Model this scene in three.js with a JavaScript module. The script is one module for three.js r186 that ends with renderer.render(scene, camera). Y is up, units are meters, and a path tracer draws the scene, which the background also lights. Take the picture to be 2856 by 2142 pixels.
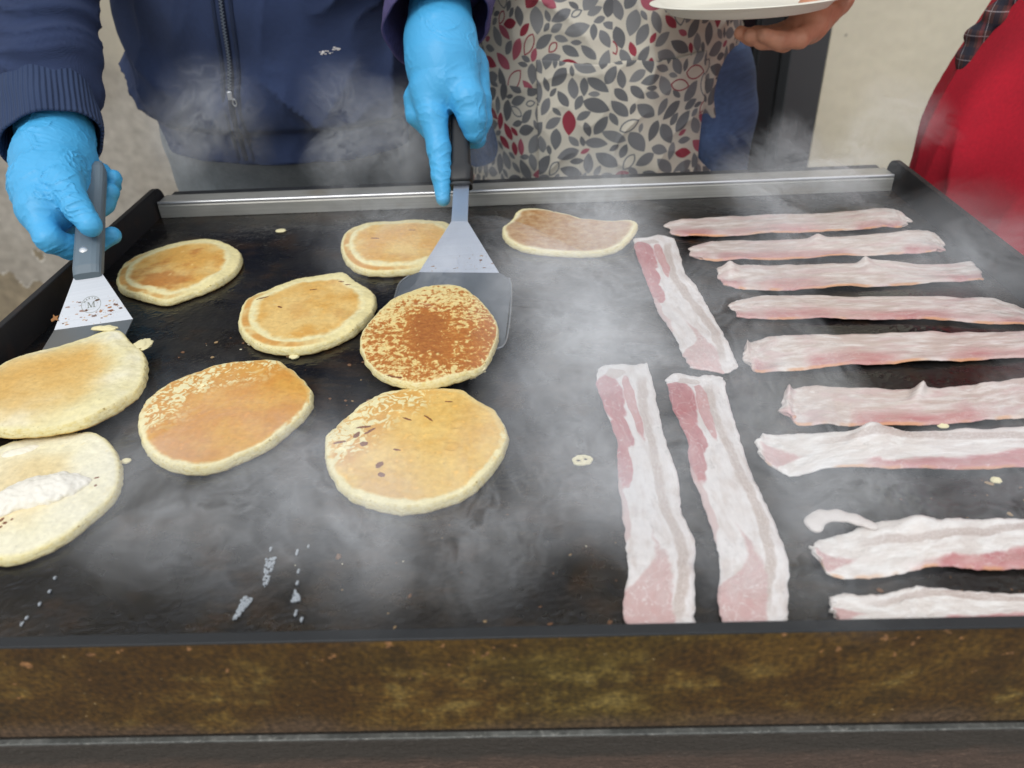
import * as THREE from 'three';
import { mergeGeometries, mergeVertices } from 'three/addons/utils/BufferGeometryUtils.js';
import { RoundedBoxGeometry } from 'three/addons/geometries/RoundedBoxGeometry.js';

// ---------------------------------------------------------------- camera, sky, sun, exposure
const scene = new THREE.Scene();
const camera = new THREE.PerspectiveCamera(53.38, 4 / 3, 0.02, 200);
camera.position.set(0, 1.25, 0);
camera.up.set(0.0304, 0.8284, -0.5594);
camera.lookAt(-0.0296, 1.25 - 0.5586, -0.8289);
camera.focus = 0.66; camera.userData.fStop = 6.5;
const renderer = new THREE.WebGLRenderer({ antialias: true });
renderer.toneMapping = THREE.LinearToneMapping;
renderer.toneMappingExposure = 0.93;
renderer.shadowMap.enabled = true;
{ // a closed, bright cloud cover
  const W = 64, H = 32, d = new Float32Array(W * H * 4);
  for (let j = 0; j < H; j++) for (let i = 0; i < W; i++) {
    const e = Math.sin(((j + 0.5) / H - 0.5) * Math.PI), L = e > 0 ? 0.8 + 0.4 * e : 0.34;
    d.set([L * 0.95, L * 0.99, L * 1.06, 1], (j * W + i) * 4);
  }
  const t = new THREE.DataTexture(d, W, H, THREE.RGBAFormat, THREE.FloatType);
  t.mapping = THREE.EquirectangularReflectionMapping; t.magFilter = THREE.LinearFilter; t.needsUpdate = true;
  scene.background = t; scene.environment = t;
}
const sun = new THREE.DirectionalLight(new THREE.Color(1, 0.96, 0.9), 1.3);
sun.position.set(-1.2, 5, 2.2); sun.target.position.set(0, 0.9, -0.7); sun.shadow.radius = 45; sun.castShadow = true;
Object.assign(sun.shadow.camera, { left: -3, right: 3, top: 3, bottom: -3, near: 0.5, far: 12 });
scene.add(sun, sun.target);

// ---------------------------------------------------------------- helpers
let seed0 = 7;
const rng = (s) => () => { s |= 0; s = (s + 0x6d2b79f5) | 0; let t = Math.imul(s ^ (s >>> 15), 1 | s); t = (t + Math.imul(t ^ (t >>> 7), 61 | t)) ^ t; return ((t ^ (t >>> 14)) >>> 0) / 4294967296; };
const PERM = new Uint8Array(512); { const r = rng(99), p = [...Array(256).keys()]; for (let i = 255; i > 0; i--) { const j = Math.floor(r() * (i + 1)); [p[i], p[j]] = [p[j], p[i]]; } for (let i = 0; i < 512; i++) PERM[i] = p[i & 255]; }
const GRAD = new Float32Array(512); for (let i = 0; i < 512; i++) GRAD[i] = PERM[i] / 127.5 - 1;
const fade = (t) => t * t * t * (t * (t * 6 - 15) + 10);
function noise3(x, y, z) { // gradient noise, about -1..1
  const X = Math.floor(x), Y = Math.floor(y), Z = Math.floor(z), fx = x - X, fy = y - Y, fz = z - Z, u = fade(fx), v = fade(fy), w = fade(fz);
  const g = (i, j, k) => { const h = PERM[PERM[PERM[(X + i) & 255] + ((Y + j) & 255)] + ((Z + k) & 255)]; const a = h & 15, p = a < 8 ? fx - i : fy - j, q = a < 4 ? fy - j : a === 12 || a === 14 ? fx - i : fz - k; return ((a & 1) ? -p : p) + ((a & 2) ? -q : q); };
  const l = (a, b, t) => a + (b - a) * t;
  return l(l(l(g(0, 0, 0), g(1, 0, 0), u), l(g(0, 1, 0), g(1, 1, 0), u), v), l(l(g(0, 0, 1), g(1, 0, 1), u), l(g(0, 1, 1), g(1, 1, 1), u), v), w);
}
function noise2(x, y) { const X = Math.floor(x), Y = Math.floor(y), fx = x - X, fy = y - Y, u = fade(fx), v = fade(fy);
  const g = (i, j) => { const h = PERM[PERM[(X + i) & 255] + ((Y + j) & 255)]; const a = GRAD[h], b = GRAD[h + 97]; return a * (fx - i) + b * (fy - j); };
  const a = g(0, 0), b = g(1, 0), c = g(0, 1), d = g(1, 1); return 1.6 * (a + (b - a) * u + (c - a + (a - b - c + d) * u) * v); }
const fbm = (x, y, o = 4) => { let s = 0, a = 0.5; for (let i = 0; i < o; i++) { s += a * noise2(x, y); x = x * 2.03 + 17.3; y = y * 2.03 + 9.1; a *= 0.5; } return s; };
const clamp = (x, a = 0, b = 1) => Math.min(b, Math.max(a, x)), sstep = (a, b, x) => { const t = clamp((x - a) / (b - a)); return t * t * (3 - 2 * t); }, mix = (a, b, t) => a + (b - a) * t;
const mix3 = (a, b, t) => [mix(a[0], b[0], t), mix(a[1], b[1], t), mix(a[2], b[2], t)];
const mul3 = (a, k) => [a[0] * k, a[1] * k, a[2] * k];
const hex = (h) => [((h >> 16) & 255) / 255, ((h >> 8) & 255) / 255, (h & 255) / 255];
function tex(w, h, fn, srgb = true, wrap = THREE.RepeatWrapping) {
  const d = new Uint8Array(w * h * 4);
  for (let j = 0; j < h; j++) for (let i = 0; i < w; i++) {
    const c = fn((i + 0.5) / w, (j + 0.5) / h), o = (j * w + i) * 4;
    if (typeof c === 'number') d[o] = d[o + 1] = d[o + 2] = clamp(c) * 255; else for (let k = 0; k < 3; k++) d[o + k] = clamp(c[k]) * 255;
    d[o + 3] = 255;
  }
  const t = new THREE.DataTexture(d, w, h, THREE.RGBAFormat);
  t.wrapS = t.wrapT = wrap; t.magFilter = THREE.LinearFilter; t.minFilter = THREE.LinearMipmapLinearFilter;
  if (srgb) t.colorSpace = THREE.SRGBColorSpace; t.needsUpdate = true; return t;
}
// a tileable texture: the noise is read on a torus by blending the edges
const tile = (f) => (u, v) => { const a = f(u, v), b = f(u - 1, v), c = f(u, v - 1), d = f(u - 1, v - 1), p = sstep(0, 1, u), q = sstep(0, 1, v); const m = (x, y, t) => typeof x === 'number' ? mix(x, y, t) : mix3(x, y, t); return m(m(a, b, p), m(c, d, p), q); };
const std = (o) => new THREE.MeshStandardMaterial(o), phys = (o) => new THREE.MeshPhysicalMaterial(o);
const taken = {};
const numbered = (n) => { const k = taken[n] = (taken[n] ?? -1) + 1; return k ? `${n}_${String(k).padStart(3, '0')}` : n; };
function part(name, geo, mat, parent) { const m = new THREE.Mesh(geo, mat); m.name = name; m.castShadow = m.receiveShadow = true; parent.add(m); return m; }
function tag(o, label, category, group, kind) { Object.assign(o.userData, { label, category }); if (group) o.userData.group = group; if (kind) o.userData.kind = kind; return o; }
function thing(name, label, category, pos = [0, 0, 0], group) { const g = new THREE.Group(); g.name = numbered(name); g.position.set(...pos); scene.add(g); return tag(g, label, category, group); }
function single(name, geo, mat, label, category, group, kind) { const m = part(numbered(name), geo, mat, scene); return tag(m, label, category, group, kind); }
const box = (x0, x1, y0, y1, z0, z1, r = 0) => { const s = [x1 - x0, y1 - y0, z1 - z0], g = r ? new RoundedBoxGeometry(...s, 2, Math.min(r, ...s.map((q) => q * 0.49))) : new THREE.BoxGeometry(...s); g.translate((x0 + x1) / 2, (y0 + y1) / 2, (z0 + z1) / 2); return g; };
// planar uv in metres, by the dominant side of each face
function boxUV(g, k = 1) { g = g.index ? g.toNonIndexed() : g; const p = g.attributes.position, n = g.attributes.normal, uv = new Float32Array(p.count * 2);
  for (let i = 0; i < p.count; i += 3) { const ax = Math.abs(n.getX(i)), ay = Math.abs(n.getY(i)), az = Math.abs(n.getZ(i)); for (let j = i; j < i + 3; j++) { const x = p.getX(j), y = p.getY(j), z = p.getZ(j); const [a, b] = ax > ay && ax > az ? [z, y] : ay > az ? [x, z] : [x, y]; uv[j * 2] = a * k; uv[j * 2 + 1] = b * k; } }
  g.setAttribute('uv', new THREE.BufferAttribute(uv, 2)); return g; }
function bufGeo(pos, idx, uv) { const g = new THREE.BufferGeometry(); g.setAttribute('position', new THREE.Float32BufferAttribute(pos, 3)); if (uv) g.setAttribute('uv', new THREE.Float32BufferAttribute(uv, 2)); g.setIndex(idx); g.computeVertexNormals(); return g; }
// smooth surface of a signed distance field (surface nets)
function nets(f, lo, hi, cell, uvf) {
  const n = lo.map((a, k) => Math.ceil((hi[k] - a) / cell) + 1), [nx, ny, nz] = n, F = new Float32Array(nx * ny * nz), id = (i, j, k) => i + nx * (j + ny * k);
  const Q = 5, far = cell * Q * 1.35; // blocks far from the surface are filled in one go
  for (let K = 0; K < nz; K += Q) for (let J = 0; J < ny; J += Q) for (let I = 0; I < nx; I += Q) { const c = f(lo[0] + (I + 2) * cell, lo[1] + (J + 2) * cell, lo[2] + (K + 2) * cell), skip = Math.abs(c) > far;
    for (let k = K; k < Math.min(nz, K + Q); k++) for (let j = J; j < Math.min(ny, J + Q); j++) for (let i = I; i < Math.min(nx, I + Q); i++) F[id(i, j, k)] = skip ? c : f(lo[0] + i * cell, lo[1] + j * cell, lo[2] + k * cell); }
  const V = new Int32Array(nx * ny * nz).fill(-1), pos = [], nor = [], uv = [], E = [[0, 1], [2, 3], [4, 5], [6, 7], [0, 2], [1, 3], [4, 6], [5, 7], [0, 4], [1, 5], [2, 6], [3, 7]], c = new Float32Array(8), e = cell * 0.5;
  for (let k = 0; k < nz - 1; k++) for (let j = 0; j < ny - 1; j++) for (let i = 0; i < nx - 1; i++) {
    let m = 0; for (let q = 0; q < 8; q++) { c[q] = F[id(i + (q & 1), j + ((q >> 1) & 1), k + (q >> 2))]; if (c[q] < 0) m |= 1 << q; }
    if (!m || m === 255) continue;
    let x = 0, y = 0, z = 0, s = 0;
    for (const [a, b] of E) if ((c[a] < 0) !== (c[b] < 0)) { const t = c[a] / (c[a] - c[b]); x += mix(a & 1, b & 1, t); y += mix((a >> 1) & 1, (b >> 1) & 1, t); z += mix(a >> 2, b >> 2, t); s++; }
    x = lo[0] + (i + x / s) * cell; y = lo[1] + (j + y / s) * cell; z = lo[2] + (k + z / s) * cell;
    V[id(i, j, k)] = pos.length / 3; pos.push(x, y, z);
    let gx = f(x + e, y, z) - f(x - e, y, z), gy = f(x, y + e, z) - f(x, y - e, z), gz = f(x, y, z + e) - f(x, y, z - e), L = Math.hypot(gx, gy, gz) || 1; nor.push(gx / L, gy / L, gz / L);
    if (uvf) uv.push(...uvf(x, y, z));
  }
  const idx = [], quad = (a, b, c2, d, flip) => { if (a < 0 || b < 0 || c2 < 0 || d < 0) return; if (flip) idx.push(a, c2, b, a, d, c2); else idx.push(a, b, c2, a, c2, d); };
  for (let k = 1; k < nz - 1; k++) for (let j = 1; j < ny - 1; j++) for (let i = 1; i < nx - 1; i++) {
    const s = F[id(i, j, k)] < 0;
    if (s !== (F[id(i + 1, j, k)] < 0)) quad(V[id(i, j - 1, k - 1)], V[id(i, j, k - 1)], V[id(i, j, k)], V[id(i, j - 1, k)], !s);
    if (s !== (F[id(i, j + 1, k)] < 0)) quad(V[id(i - 1, j, k - 1)], V[id(i - 1, j, k)], V[id(i, j, k)], V[id(i, j, k - 1)], !s);
    if (s !== (F[id(i, j, k + 1)] < 0)) quad(V[id(i - 1, j - 1, k)], V[id(i, j - 1, k)], V[id(i, j, k)], V[id(i - 1, j, k)], !s);
  }
  const g = new THREE.BufferGeometry(); g.setAttribute('position', new THREE.Float32BufferAttribute(pos, 3)); g.setAttribute('normal', new THREE.Float32BufferAttribute(nor, 3)); g.setAttribute('uv', new THREE.Float32BufferAttribute(uvf ? uv : new Float32Array(pos.length / 3 * 2), 2)); g.setIndex(idx); return g;
}
const smin = (a, b, k) => { const h = Math.max(k - Math.abs(a - b), 0) / k; return Math.min(a, b) - h * h * k * 0.25; };
function capsule(a, b) { // tapered capsule between [x, y, z, r] joints
  const bx = b[0] - a[0], by = b[1] - a[1], bz = b[2] - a[2], l2 = bx * bx + by * by + bz * bz || 1e-9;
  return (x, y, z) => { const px = x - a[0], py = y - a[1], pz = z - a[2], t = clamp((px * bx + py * by + pz * bz) / l2); return Math.hypot(px - bx * t, py - by * t, pz - bz * t) - mix(a[3], b[3], t); };
}
const chain = (pts, k = 0.006) => { const c = pts.slice(1).map((p, i) => capsule(pts[i], p)); return (x, y, z) => { let d = 9; for (const q of c) d = smin(d, q(x, y, z), k); return d; }; };
const bounds = (pts, m) => [[0, 1, 2].map((k) => Math.min(...pts.map((p) => p[k] - (p[3] ?? 0))) - m), [0, 1, 2].map((k) => Math.max(...pts.map((p) => p[k] + (p[3] ?? 0))) + m)];
function tubeAlong(pts, r, seg = 8, n = 40) { const c = new THREE.CatmullRomCurve3(pts.map((p) => new THREE.Vector3(...p))); return new THREE.TubeGeometry(c, n, r, seg, false); }
// ---------------------------------------------------------------- ground and building
const Y = 0.9; // height of the cooking surface
const concreteT = tex(512, 512, tile((u, v) => { const n = fbm(u * 6, v * 6, 5), f = fbm(u * 60 + 5, v * 60, 2); return mul3(hex(0x8c877d), 0.92 + n * 0.22 + f * 0.16); }));
concreteT.repeat.set(0.6, 0.6);
const grainB = tex(256, 256, tile((u, v) => 0.5 + fbm(u * 24, v * 24, 3) * 0.7), false);
{ const g = new THREE.PlaneGeometry(400, 400); g.rotateX(-Math.PI / 2); const uv = g.attributes.uv; for (let i = 0; i < uv.count; i++) uv.setXY(i, uv.getX(i) * 400, uv.getY(i) * 400);
  const m = part('ground', g, std({ map: concreteT, roughness: 0.9 }), scene); m.userData.kind = 'structure'; }
// the wall: cream paint, greyer towards one end, with torn paint edges low down beside the griddle
{ const WX0 = -3.2, WX1 = 3.2, WY1 = 3;
  const t = tex(1280, 640, (u, v) => {
    const x = WX0 + u * (WX1 - WX0), y = v * WY1;
    let paint = mul3(hex(0xf3ebd2), 0.98 + fbm(x * 3, y * 3, 4) * 0.03 + fbm(x * 60, y * 60, 2) * 0.03);
    const edge = (x + 0.78) * 1.0 + (y - 0.72) * 0.45 + fbm(x * 4 + 3, y * 4, 5) * 0.16;     // greyer patch
    const greyTone = mul3(mix3(hex(0xb8b1a5), hex(0xaaa295), sstep(-0.2, 0.3, fbm(x * 5, y * 5 + 40, 4))), 0.97 + fbm(x * 50, y * 50, 3) * 0.16);
    let c = mix3(greyTone, mul3(hex(0xc6bda8), 0.97 + fbm(x * 8, y * 8, 3) * 0.08), sstep(-0.04, 0.08, edge));
    c = mix3(c, paint, sstep(0.25, 0.75, x * 0.8 + 0.35 + fbm(x * 2, y * 2 + 9, 4) * 0.4));
    const p2 = fbm(x * 5 + 11, y * 5 + 2, 5) + (x + 1.2) * -0.55 - Math.abs(y - 0.42) * 0.9;      // flaked area with a brown ground
    if (p2 > 0.02) c = mul3(hex(0x9a8c74), 0.95 + fbm(x * 30, y * 30, 3) * 0.3); else if (p2 > 0.0) c = hex(0xd2ccc0);
    const sp = fbm(x * 22 + 7, y * 22, 2); if (sp > 0.52) c = mul3(c, 0.72);
    return c; }, true, THREE.ClampToEdgeWrapping);
  const b = tex(1024, 512, (u, v) => { const x = WX0 + u * 6.4, y = v * 3, p2 = fbm(x * 5 + 11, y * 5 + 2, 5) + (x + 1.2) * -0.55 - Math.abs(y - 0.42) * 0.9; return 0.6 + fbm(x * 30, y * 30, 3) * 0.25 - 0.4 * sstep(-0.005, 0.02, p2); }, false, THREE.ClampToEdgeWrapping);
  const m = std({ map: t, bumpMap: b, bumpScale: 0.004, roughness: 0.85 });
  const wall = thing('building_wall', 'cream painted building wall with flaking grey patches behind the cooks', 'wall', [0, 0, 0]);
  const flat = (x0, x1, y0, y1) => { const g = box(x0, x1, y0, y1, -1.95, -1.75); const p = g.attributes.position, uv = g.attributes.uv; for (let i = 0; i < p.count; i++) uv.setXY(i, (p.getX(i) - WX0) / (WX1 - WX0), p.getY(i) / WY1); return g; };
  part('wall_panel', mergeGeometries([flat(-3.2, -0.48, 0, 3), flat(0.646, 3.2, 0, 3), flat(-0.48, 0.646, 2.15, 3)]), m, wall);
  const door = thing('glass_door', 'dark glass door in a grey metal frame behind the leaf print apron', 'door', [0, 0, 0]);
  const fr = std({ color: new THREE.Color().setRGB(0.10, 0.105, 0.11), roughness: 0.45, metalness: 0.3 });
  for (const g of [box(0.565, 0.643, 0.002, 2.15, -1.9, -1.742, 0.004), box(-0.478, -0.40, 0.002, 2.15, -1.9, -1.742, 0.004), box(-0.40, 0.565, 2.07, 2.15, -1.9, -1.742, 0.004)]) part('door_frame', boxUV(g), fr, door);
  part('door_stile', boxUV(box(0.512, 0.562, 0.02, 2.066, -1.86, -1.80, 0.004)), std({ color: new THREE.Color().setRGB(0.03, 0.032, 0.034), roughness: 0.5 }), door);
  part('door_stile', boxUV(box(-0.397, -0.34, 0.02, 2.066, -1.86, -1.80, 0.004)), fr, door);
  part('kick_plate', boxUV(box(-0.338, 0.51, 0.02, 0.26, -1.85, -1.81, 0.003)), fr, door);
  part('pane', boxUV(box(-0.338, 0.51, 0.262, 2.066, -1.835, -1.827)), phys({ color: new THREE.Color().setRGB(0.012, 0.013, 0.015), roughness: 0.12 }), door);
}
// ---------------------------------------------------------------- the griddle
const XL = -0.47, XR = 0.45, ZB = -0.925, ZF = -0.2645;
const plateT = tex(1408, 1024, (u, v) => {
  const x = XL + u * (XR - XL), z = ZB + v * (ZF - ZB), n = fbm(x * 9, z * 9, 5), m = fbm(x * 26 + 8, z * 26, 4), s = fbm(x * 30 + z * 4, z * 190 - x * 20, 3), s2 = fbm(x * 160 + z * 90, z * 150 - x * 60 + 30, 3), g = fbm(x * 320, z * 320, 2);
  const worn = sstep(-0.02, 0.12, fbm(x * 5 + 31, z * 7 + 4, 5) + 0.25 * m + 0.02);          // scraped patches where the seasoning has worn to brown steel
  let c = mix3([0.075, 0.075, 0.082], [0.135, 0.125, 0.115], sstep(-0.25, 0.4, n));
  c = mix3(c, [0.19, 0.15, 0.11], worn * sstep(-0.3, 0.3, m + 0.6 * s) * 0.8);
  c = mix3(c, [0.17, 0.115, 0.075], sstep(0.1, 0.4, m + 0.3 * s) * 0.6);
  c = mix3(c, [0.46, 0.43, 0.37], sstep(0.34, 0.44, s2) * 0.1 * worn);
  return mul3(c, 1 + g * 0.5); });
const plateR = tex(1024, 768, (u, v) => { const x = XL + u * (XR - XL), z = ZB + v * (ZF - ZB); const sw = fbm(x * 7 + z * 5, z * 34 - x * 12, 4); return 0.27 + fbm(x * 11, z * 11, 4) * 0.38 + sw * 0.36 + fbm(x * 120, z * 120, 2) * 0.1; }, false);
const plateBmp = tex(1024, 768, (u, v) => { const x = XL + u * (XR - XL), z = ZB + v * (ZF - ZB); return 0.5 + fbm(x * 60, z * 60, 4) * 0.5 + fbm(x * 200 + z * 120, z * 260, 2) * 0.4; }, false);
const griddle = thing('flat_top_griddle', 'large black flat top griddle with rusty front and steaming food', 'griddle', [0, 0, 0]);
{ const g = box(XL - 0.004, XR + 0.004, Y - 0.006, Y, ZB - 0.004, ZF + 0.0); const p = g.attributes.position, uv = g.attributes.uv; for (let i = 0; i < p.count; i++) uv.setXY(i, (p.getX(i) - XL) / (XR - XL), (p.getZ(i) - ZB) / (ZF - ZB));
  part('cooking_plate', g, std({ map: plateT, roughnessMap: plateR, roughness: 1, bumpMap: plateBmp, bumpScale: 0.0007 }), griddle); }
const sootT = tex(512, 512, tile((u, v) => { const n = fbm(u * 10, v * 10, 5), r = fbm(u * 22 + 4, v * 22, 4); return mul3(mix3([0.105, 0.1, 0.105], [0.2, 0.135, 0.105], sstep(0.05, 0.5, n + 0.4 * r)), 1 + fbm(u * 90, v * 90, 2) * 0.35); }));
sootT.repeat.set(3, 3);
const soot = std({ map: sootT, roughness: 0.62, bumpMap: grainB, bumpScale: 0.0008 });
// side walls: plates with a rounded rear top corner
function sideWall(x0, x1) {
  const s = new THREE.Shape(); s.moveTo(0.24, -0.075); s.lineTo(0.262, -0.075); s.lineTo(0.262, 0.016); s.lineTo(0.30, 0.031); s.lineTo(0.93, 0.033); s.quadraticCurveTo(0.949, 0.033, 0.951, 0.014); s.lineTo(0.955, -0.075); s.closePath();
  const g = new THREE.ExtrudeGeometry(s, { depth: x1 - x0 - 0.002, bevelEnabled: true, bevelSize: 0.001, bevelThickness: 0.001, bevelSegments: 2, curveSegments: 10 });
  g.rotateY(Math.PI / 2); g.translate(x0 + 0.001, Y, 0); return boxUV(g); }
for (const [a, b] of [[XL - 0.0075, XL - 0.0005], [XR + 0.0005, XR + 0.0075]]) part('side_wall', sideWall(a, b), soot, griddle);
{ // rear wall: bright stainless lip with a rolled edge and a ledge behind it
  const brushed = tex(512, 128, tile((u, v) => { const n = fbm(u * 5, v * 120, 3), d = fbm(u * 14, v * 5, 4), st = sstep(0.18, 0.5, fbm(u * 9 + 3, v * 3, 5)); return mix3(mul3(hex(0xb4b3ac), 0.95 + n * 0.22 + d * 0.2), hex(0x77603f), st * 0.5); })); brushed.repeat.set(1.2, 8);
  const steel = std({ map: brushed, metalness: 0.35, roughness: 0.4 });
  const s = new THREE.Shape(); const o = [[0, 0.0005], [0, 0.0155], [-0.002, 0.0185], [-0.006, 0.0195], [-0.03, 0.0195], [-0.03, 0.0175], [-0.007, 0.0175], [-0.004, 0.015], [-0.003, 0.0005]];
  o.forEach((p, i) => i ? s.lineTo(-p[0], p[1]) : s.moveTo(-p[0], p[1])); s.closePath();
  const g = new THREE.ExtrudeGeometry(s, { depth: XR - XL - 0.004, bevelEnabled: false }); g.rotateY(Math.PI / 2); g.translate(XL + 0.002, Y, ZB + 0.004);
  part('rear_lip', boxUV(g), steel, griddle);
  { const r = new THREE.CylinderGeometry(0.0021, 0.0021, XR - XL - 0.005, 12); r.rotateZ(Math.PI / 2); r.translate((XL + XR) / 2, Y + 0.0192, ZB + 0.0025); part('rear_glint_rod', r, std({ color: 0xd9dadb, metalness: 0.8, roughness: 0.3 }), griddle); }  // added polished rod imitates the highlight line along the lip
  part('rear_ledge', boxUV(box(XL + 0.004, XR - 0.004, Y - 0.012, Y + 0.0168, ZB - 0.0475, ZB - 0.006, 0.001)), std({ color: 0x3f4143, metalness: 0.5, roughness: 0.5 }), griddle);
}
const rustT = tex(2048, 256, (u, v) => {
  const x = u * 0.92, y = v * 0.095, n = fbm(x * 16, y * 22, 5), m = fbm(x * 50 + 3, y * 70, 4), g = fbm(x * 300, y * 300, 2), big = fbm(x * 5 + 2, y * 10, 3);
  const up = y / 0.095 + 0.2 * n;
  let c = mix3(hex(0x47300f), hex(0x5c4318), sstep(-0.3, 0.3, n + 0.6 * m));
  c = mix3(c, hex(0x56491a), sstep(-0.1, 0.4, big) * 0.7);
  c = mix3(c, hex(0x8a7640), sstep(-0.05, 0.5, n * 0.6 + m * 0.95 + big * 0.6) * sstep(0.1, 0.4, up) * sstep(0.95, 0.6, up) * 0.7);
  c = mix3(c, hex(0x3a2a10), sstep(0.1, 0.45, fbm(x * 34 + 9, y * 44, 4) - m * 0.5) * 0.6);
  c = mix3(c, hex(0x5c4a3b), sstep(0.32, 0.1, up) * 0.85);
  c = mix3(c, hex(0xa5764f), sstep(0.34, 0.46, fbm(x * 130, y * 130, 3) + (up - 0.75) * 0.35) * 0.8);
  if (fbm(x * 420, y * 420, 1) > 0.36 && m > 0.12) c = mix3(c, hex(0xb09c7c), 0.6);
  return mul3(c, 1 + g * 0.6); });
const rustB = tex(1024, 128, (u, v) => 0.5 + fbm(u * 40, v * 5, 4) * 0.5 + fbm(u * 200, v * 24, 2) * 0.3, false);
{ const uvFront = (g, y0, h, off = 0) => { const p = g.attributes.position, uv = g.attributes.uv; for (let i = 0; i < p.count; i++) uv.setXY(i, (p.getX(i) + 0.47) / 0.92 + off, (p.getY(i) - y0) / h); return g; };
  const rust = std({ map: rustT, roughness: 0.6, bumpMap: rustB, bumpScale: 0.0015 });
  part('front_wall', uvFront(box(XL - 0.004, XR + 0.004, Y - 0.0685, Y + 0.0145, ZF + 0.0005, ZF + 0.0062, 0.0012), Y - 0.08, 0.095), rust, griddle);
  const dark = std({ map: sootT, roughness: 0.5, bumpMap: grainB, bumpScale: 0.0006, metalness: 0.2 });
  part('front_lip', boxUV(mergeGeometries([box(XL - 0.004, XR + 0.004, Y + 0.0147, Y + 0.0163, ZF - 0.0005, ZF + 0.0068, 0.0007)])), std({ color: 0x2c2e30, metalness: 0.3, roughness: 0.45, bumpMap: grainB, bumpScale: 0.0006, bumpMap: grainB, bumpScale: 0.0006 }), griddle);
  const railT = tex(1024, 128, (u, v) => { const n = fbm(u * 30, v * 5, 4), m = fbm(u * 120, v * 18, 3), line = v + 0.16 * n; let c = mix3(hex(0x443f3a), hex(0x5c4c43), sstep(0.72, 0.5, line)); c = mix3(c, hex(0x8a7262), sstep(0.15, 0.5, m) * sstep(0.7, 0.4, line) * 0.7); return mul3(c, 1 + fbm(u * 500, v * 70, 2) * 0.4); });
  const litTopT = tex(256, 256, tile((u, v) => { const n = fbm(u * 12, v * 12, 4), m = fbm(u * 50, v * 50, 3); return mix3(mix3(hex(0x50524f), hex(0x777874), sstep(-0.3, 0.3, n)), m > 0 ? hex(0xb8b6ae) : hex(0x3c3e3d), sstep(0.22, 0.42, Math.abs(m))); })); litTopT.repeat.set(6, 6);
  part('rail_lit_top', boxUV(box(XL - 0.012, XR + 0.012, Y - 0.0703, Y - 0.0688, ZF + 0.0066, ZF + 0.0104, 0.0006)), std({ map: litTopT, roughness: 0.5, metalness: 0.2, bumpMap: grainB, bumpScale: 0.0008 }), griddle);  // separate strip whose paler grey imitates sky light on the rail top
  const rail = uvFront(box(XL - 0.012, XR + 0.012, Y - 0.125, Y - 0.0705, ZF + 0.0015, ZF + 0.01, 0.002), Y - 0.125, 0.055);
  part('frame_rail', rail, std({ map: railT, roughness: 0.55, metalness: 0.15, bumpMap: rustB, bumpScale: 0.0025 }), griddle);
  part('frame_rail', boxUV(box(XL - 0.012, XR + 0.012, Y - 0.125, Y - 0.0765, ZB - 0.04, ZB - 0.034, 0.002)), dark, griddle);
  for (const x of [XL - 0.016, XR + 0.010]) part('frame_rail', boxUV(box(x, x + 0.006, Y - 0.125, Y - 0.0765, ZB - 0.033, ZF + 0.007, 0.002)), dark, griddle);
  for (const x of [XL - 0.01, XR - 0.03]) for (const z of [ZB - 0.03, ZF - 0.036]) part('leg', boxUV(box(x, x + 0.04, 0.002, Y - 0.08, z, z + 0.04, 0.004)), dark, griddle);
  part('burner_box', boxUV(box(XL + 0.001, XR - 0.001, Y - 0.122, Y - 0.007, ZB + 0.01, ZF - 0.004, 0.004)), dark, griddle);
  part('bottom_shelf', boxUV(box(XL - 0.008, XR + 0.008, 0.16, 0.175, ZB - 0.028, ZF + 0.0, 0.003)), dark, griddle);
}
// ---------------------------------------------------------------- pancakes
const PALE = hex(0xeadfac), PALE2 = hex(0xe2d08e), GOLD = hex(0xd8a552), GOLD2 = hex(0xe2bf78), TAN = hex(0xcc8f42), BROWN = hex(0xb06a2c), DARK = hex(0x7d4320);
const sideTex = tex(1024, 64, (u, v) => { const n = fbm(u * 90, v * 4, 3); let c = mul3(mix3(PALE, PALE2, sstep(-0.2, 0.4, n)), 0.98 + fbm(u * 300, v * 14, 2) * 0.08); const h = fbm(u * 150 + 4, v * 7, 2); if (h > 0.33) c = mul3(mix3(c, hex(0xa8935a), sstep(0.33, 0.45, h)), 1); c = mix3(c, hex(0xc99a50), sstep(0.3, 0.06, v) * 0.8); return c; });
const sideBmp = tex(1024, 64, (u, v) => 0.6 + fbm(u * 90, v * 4, 3) * 0.3 - 0.5 * sstep(0.36, 0.5, fbm(u * 160 + 4, v * 9, 2)), false);
const sideMat = std({ map: sideTex, bumpMap: sideBmp, bumpScale: 0.0012, roughness: 0.8 });
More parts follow.
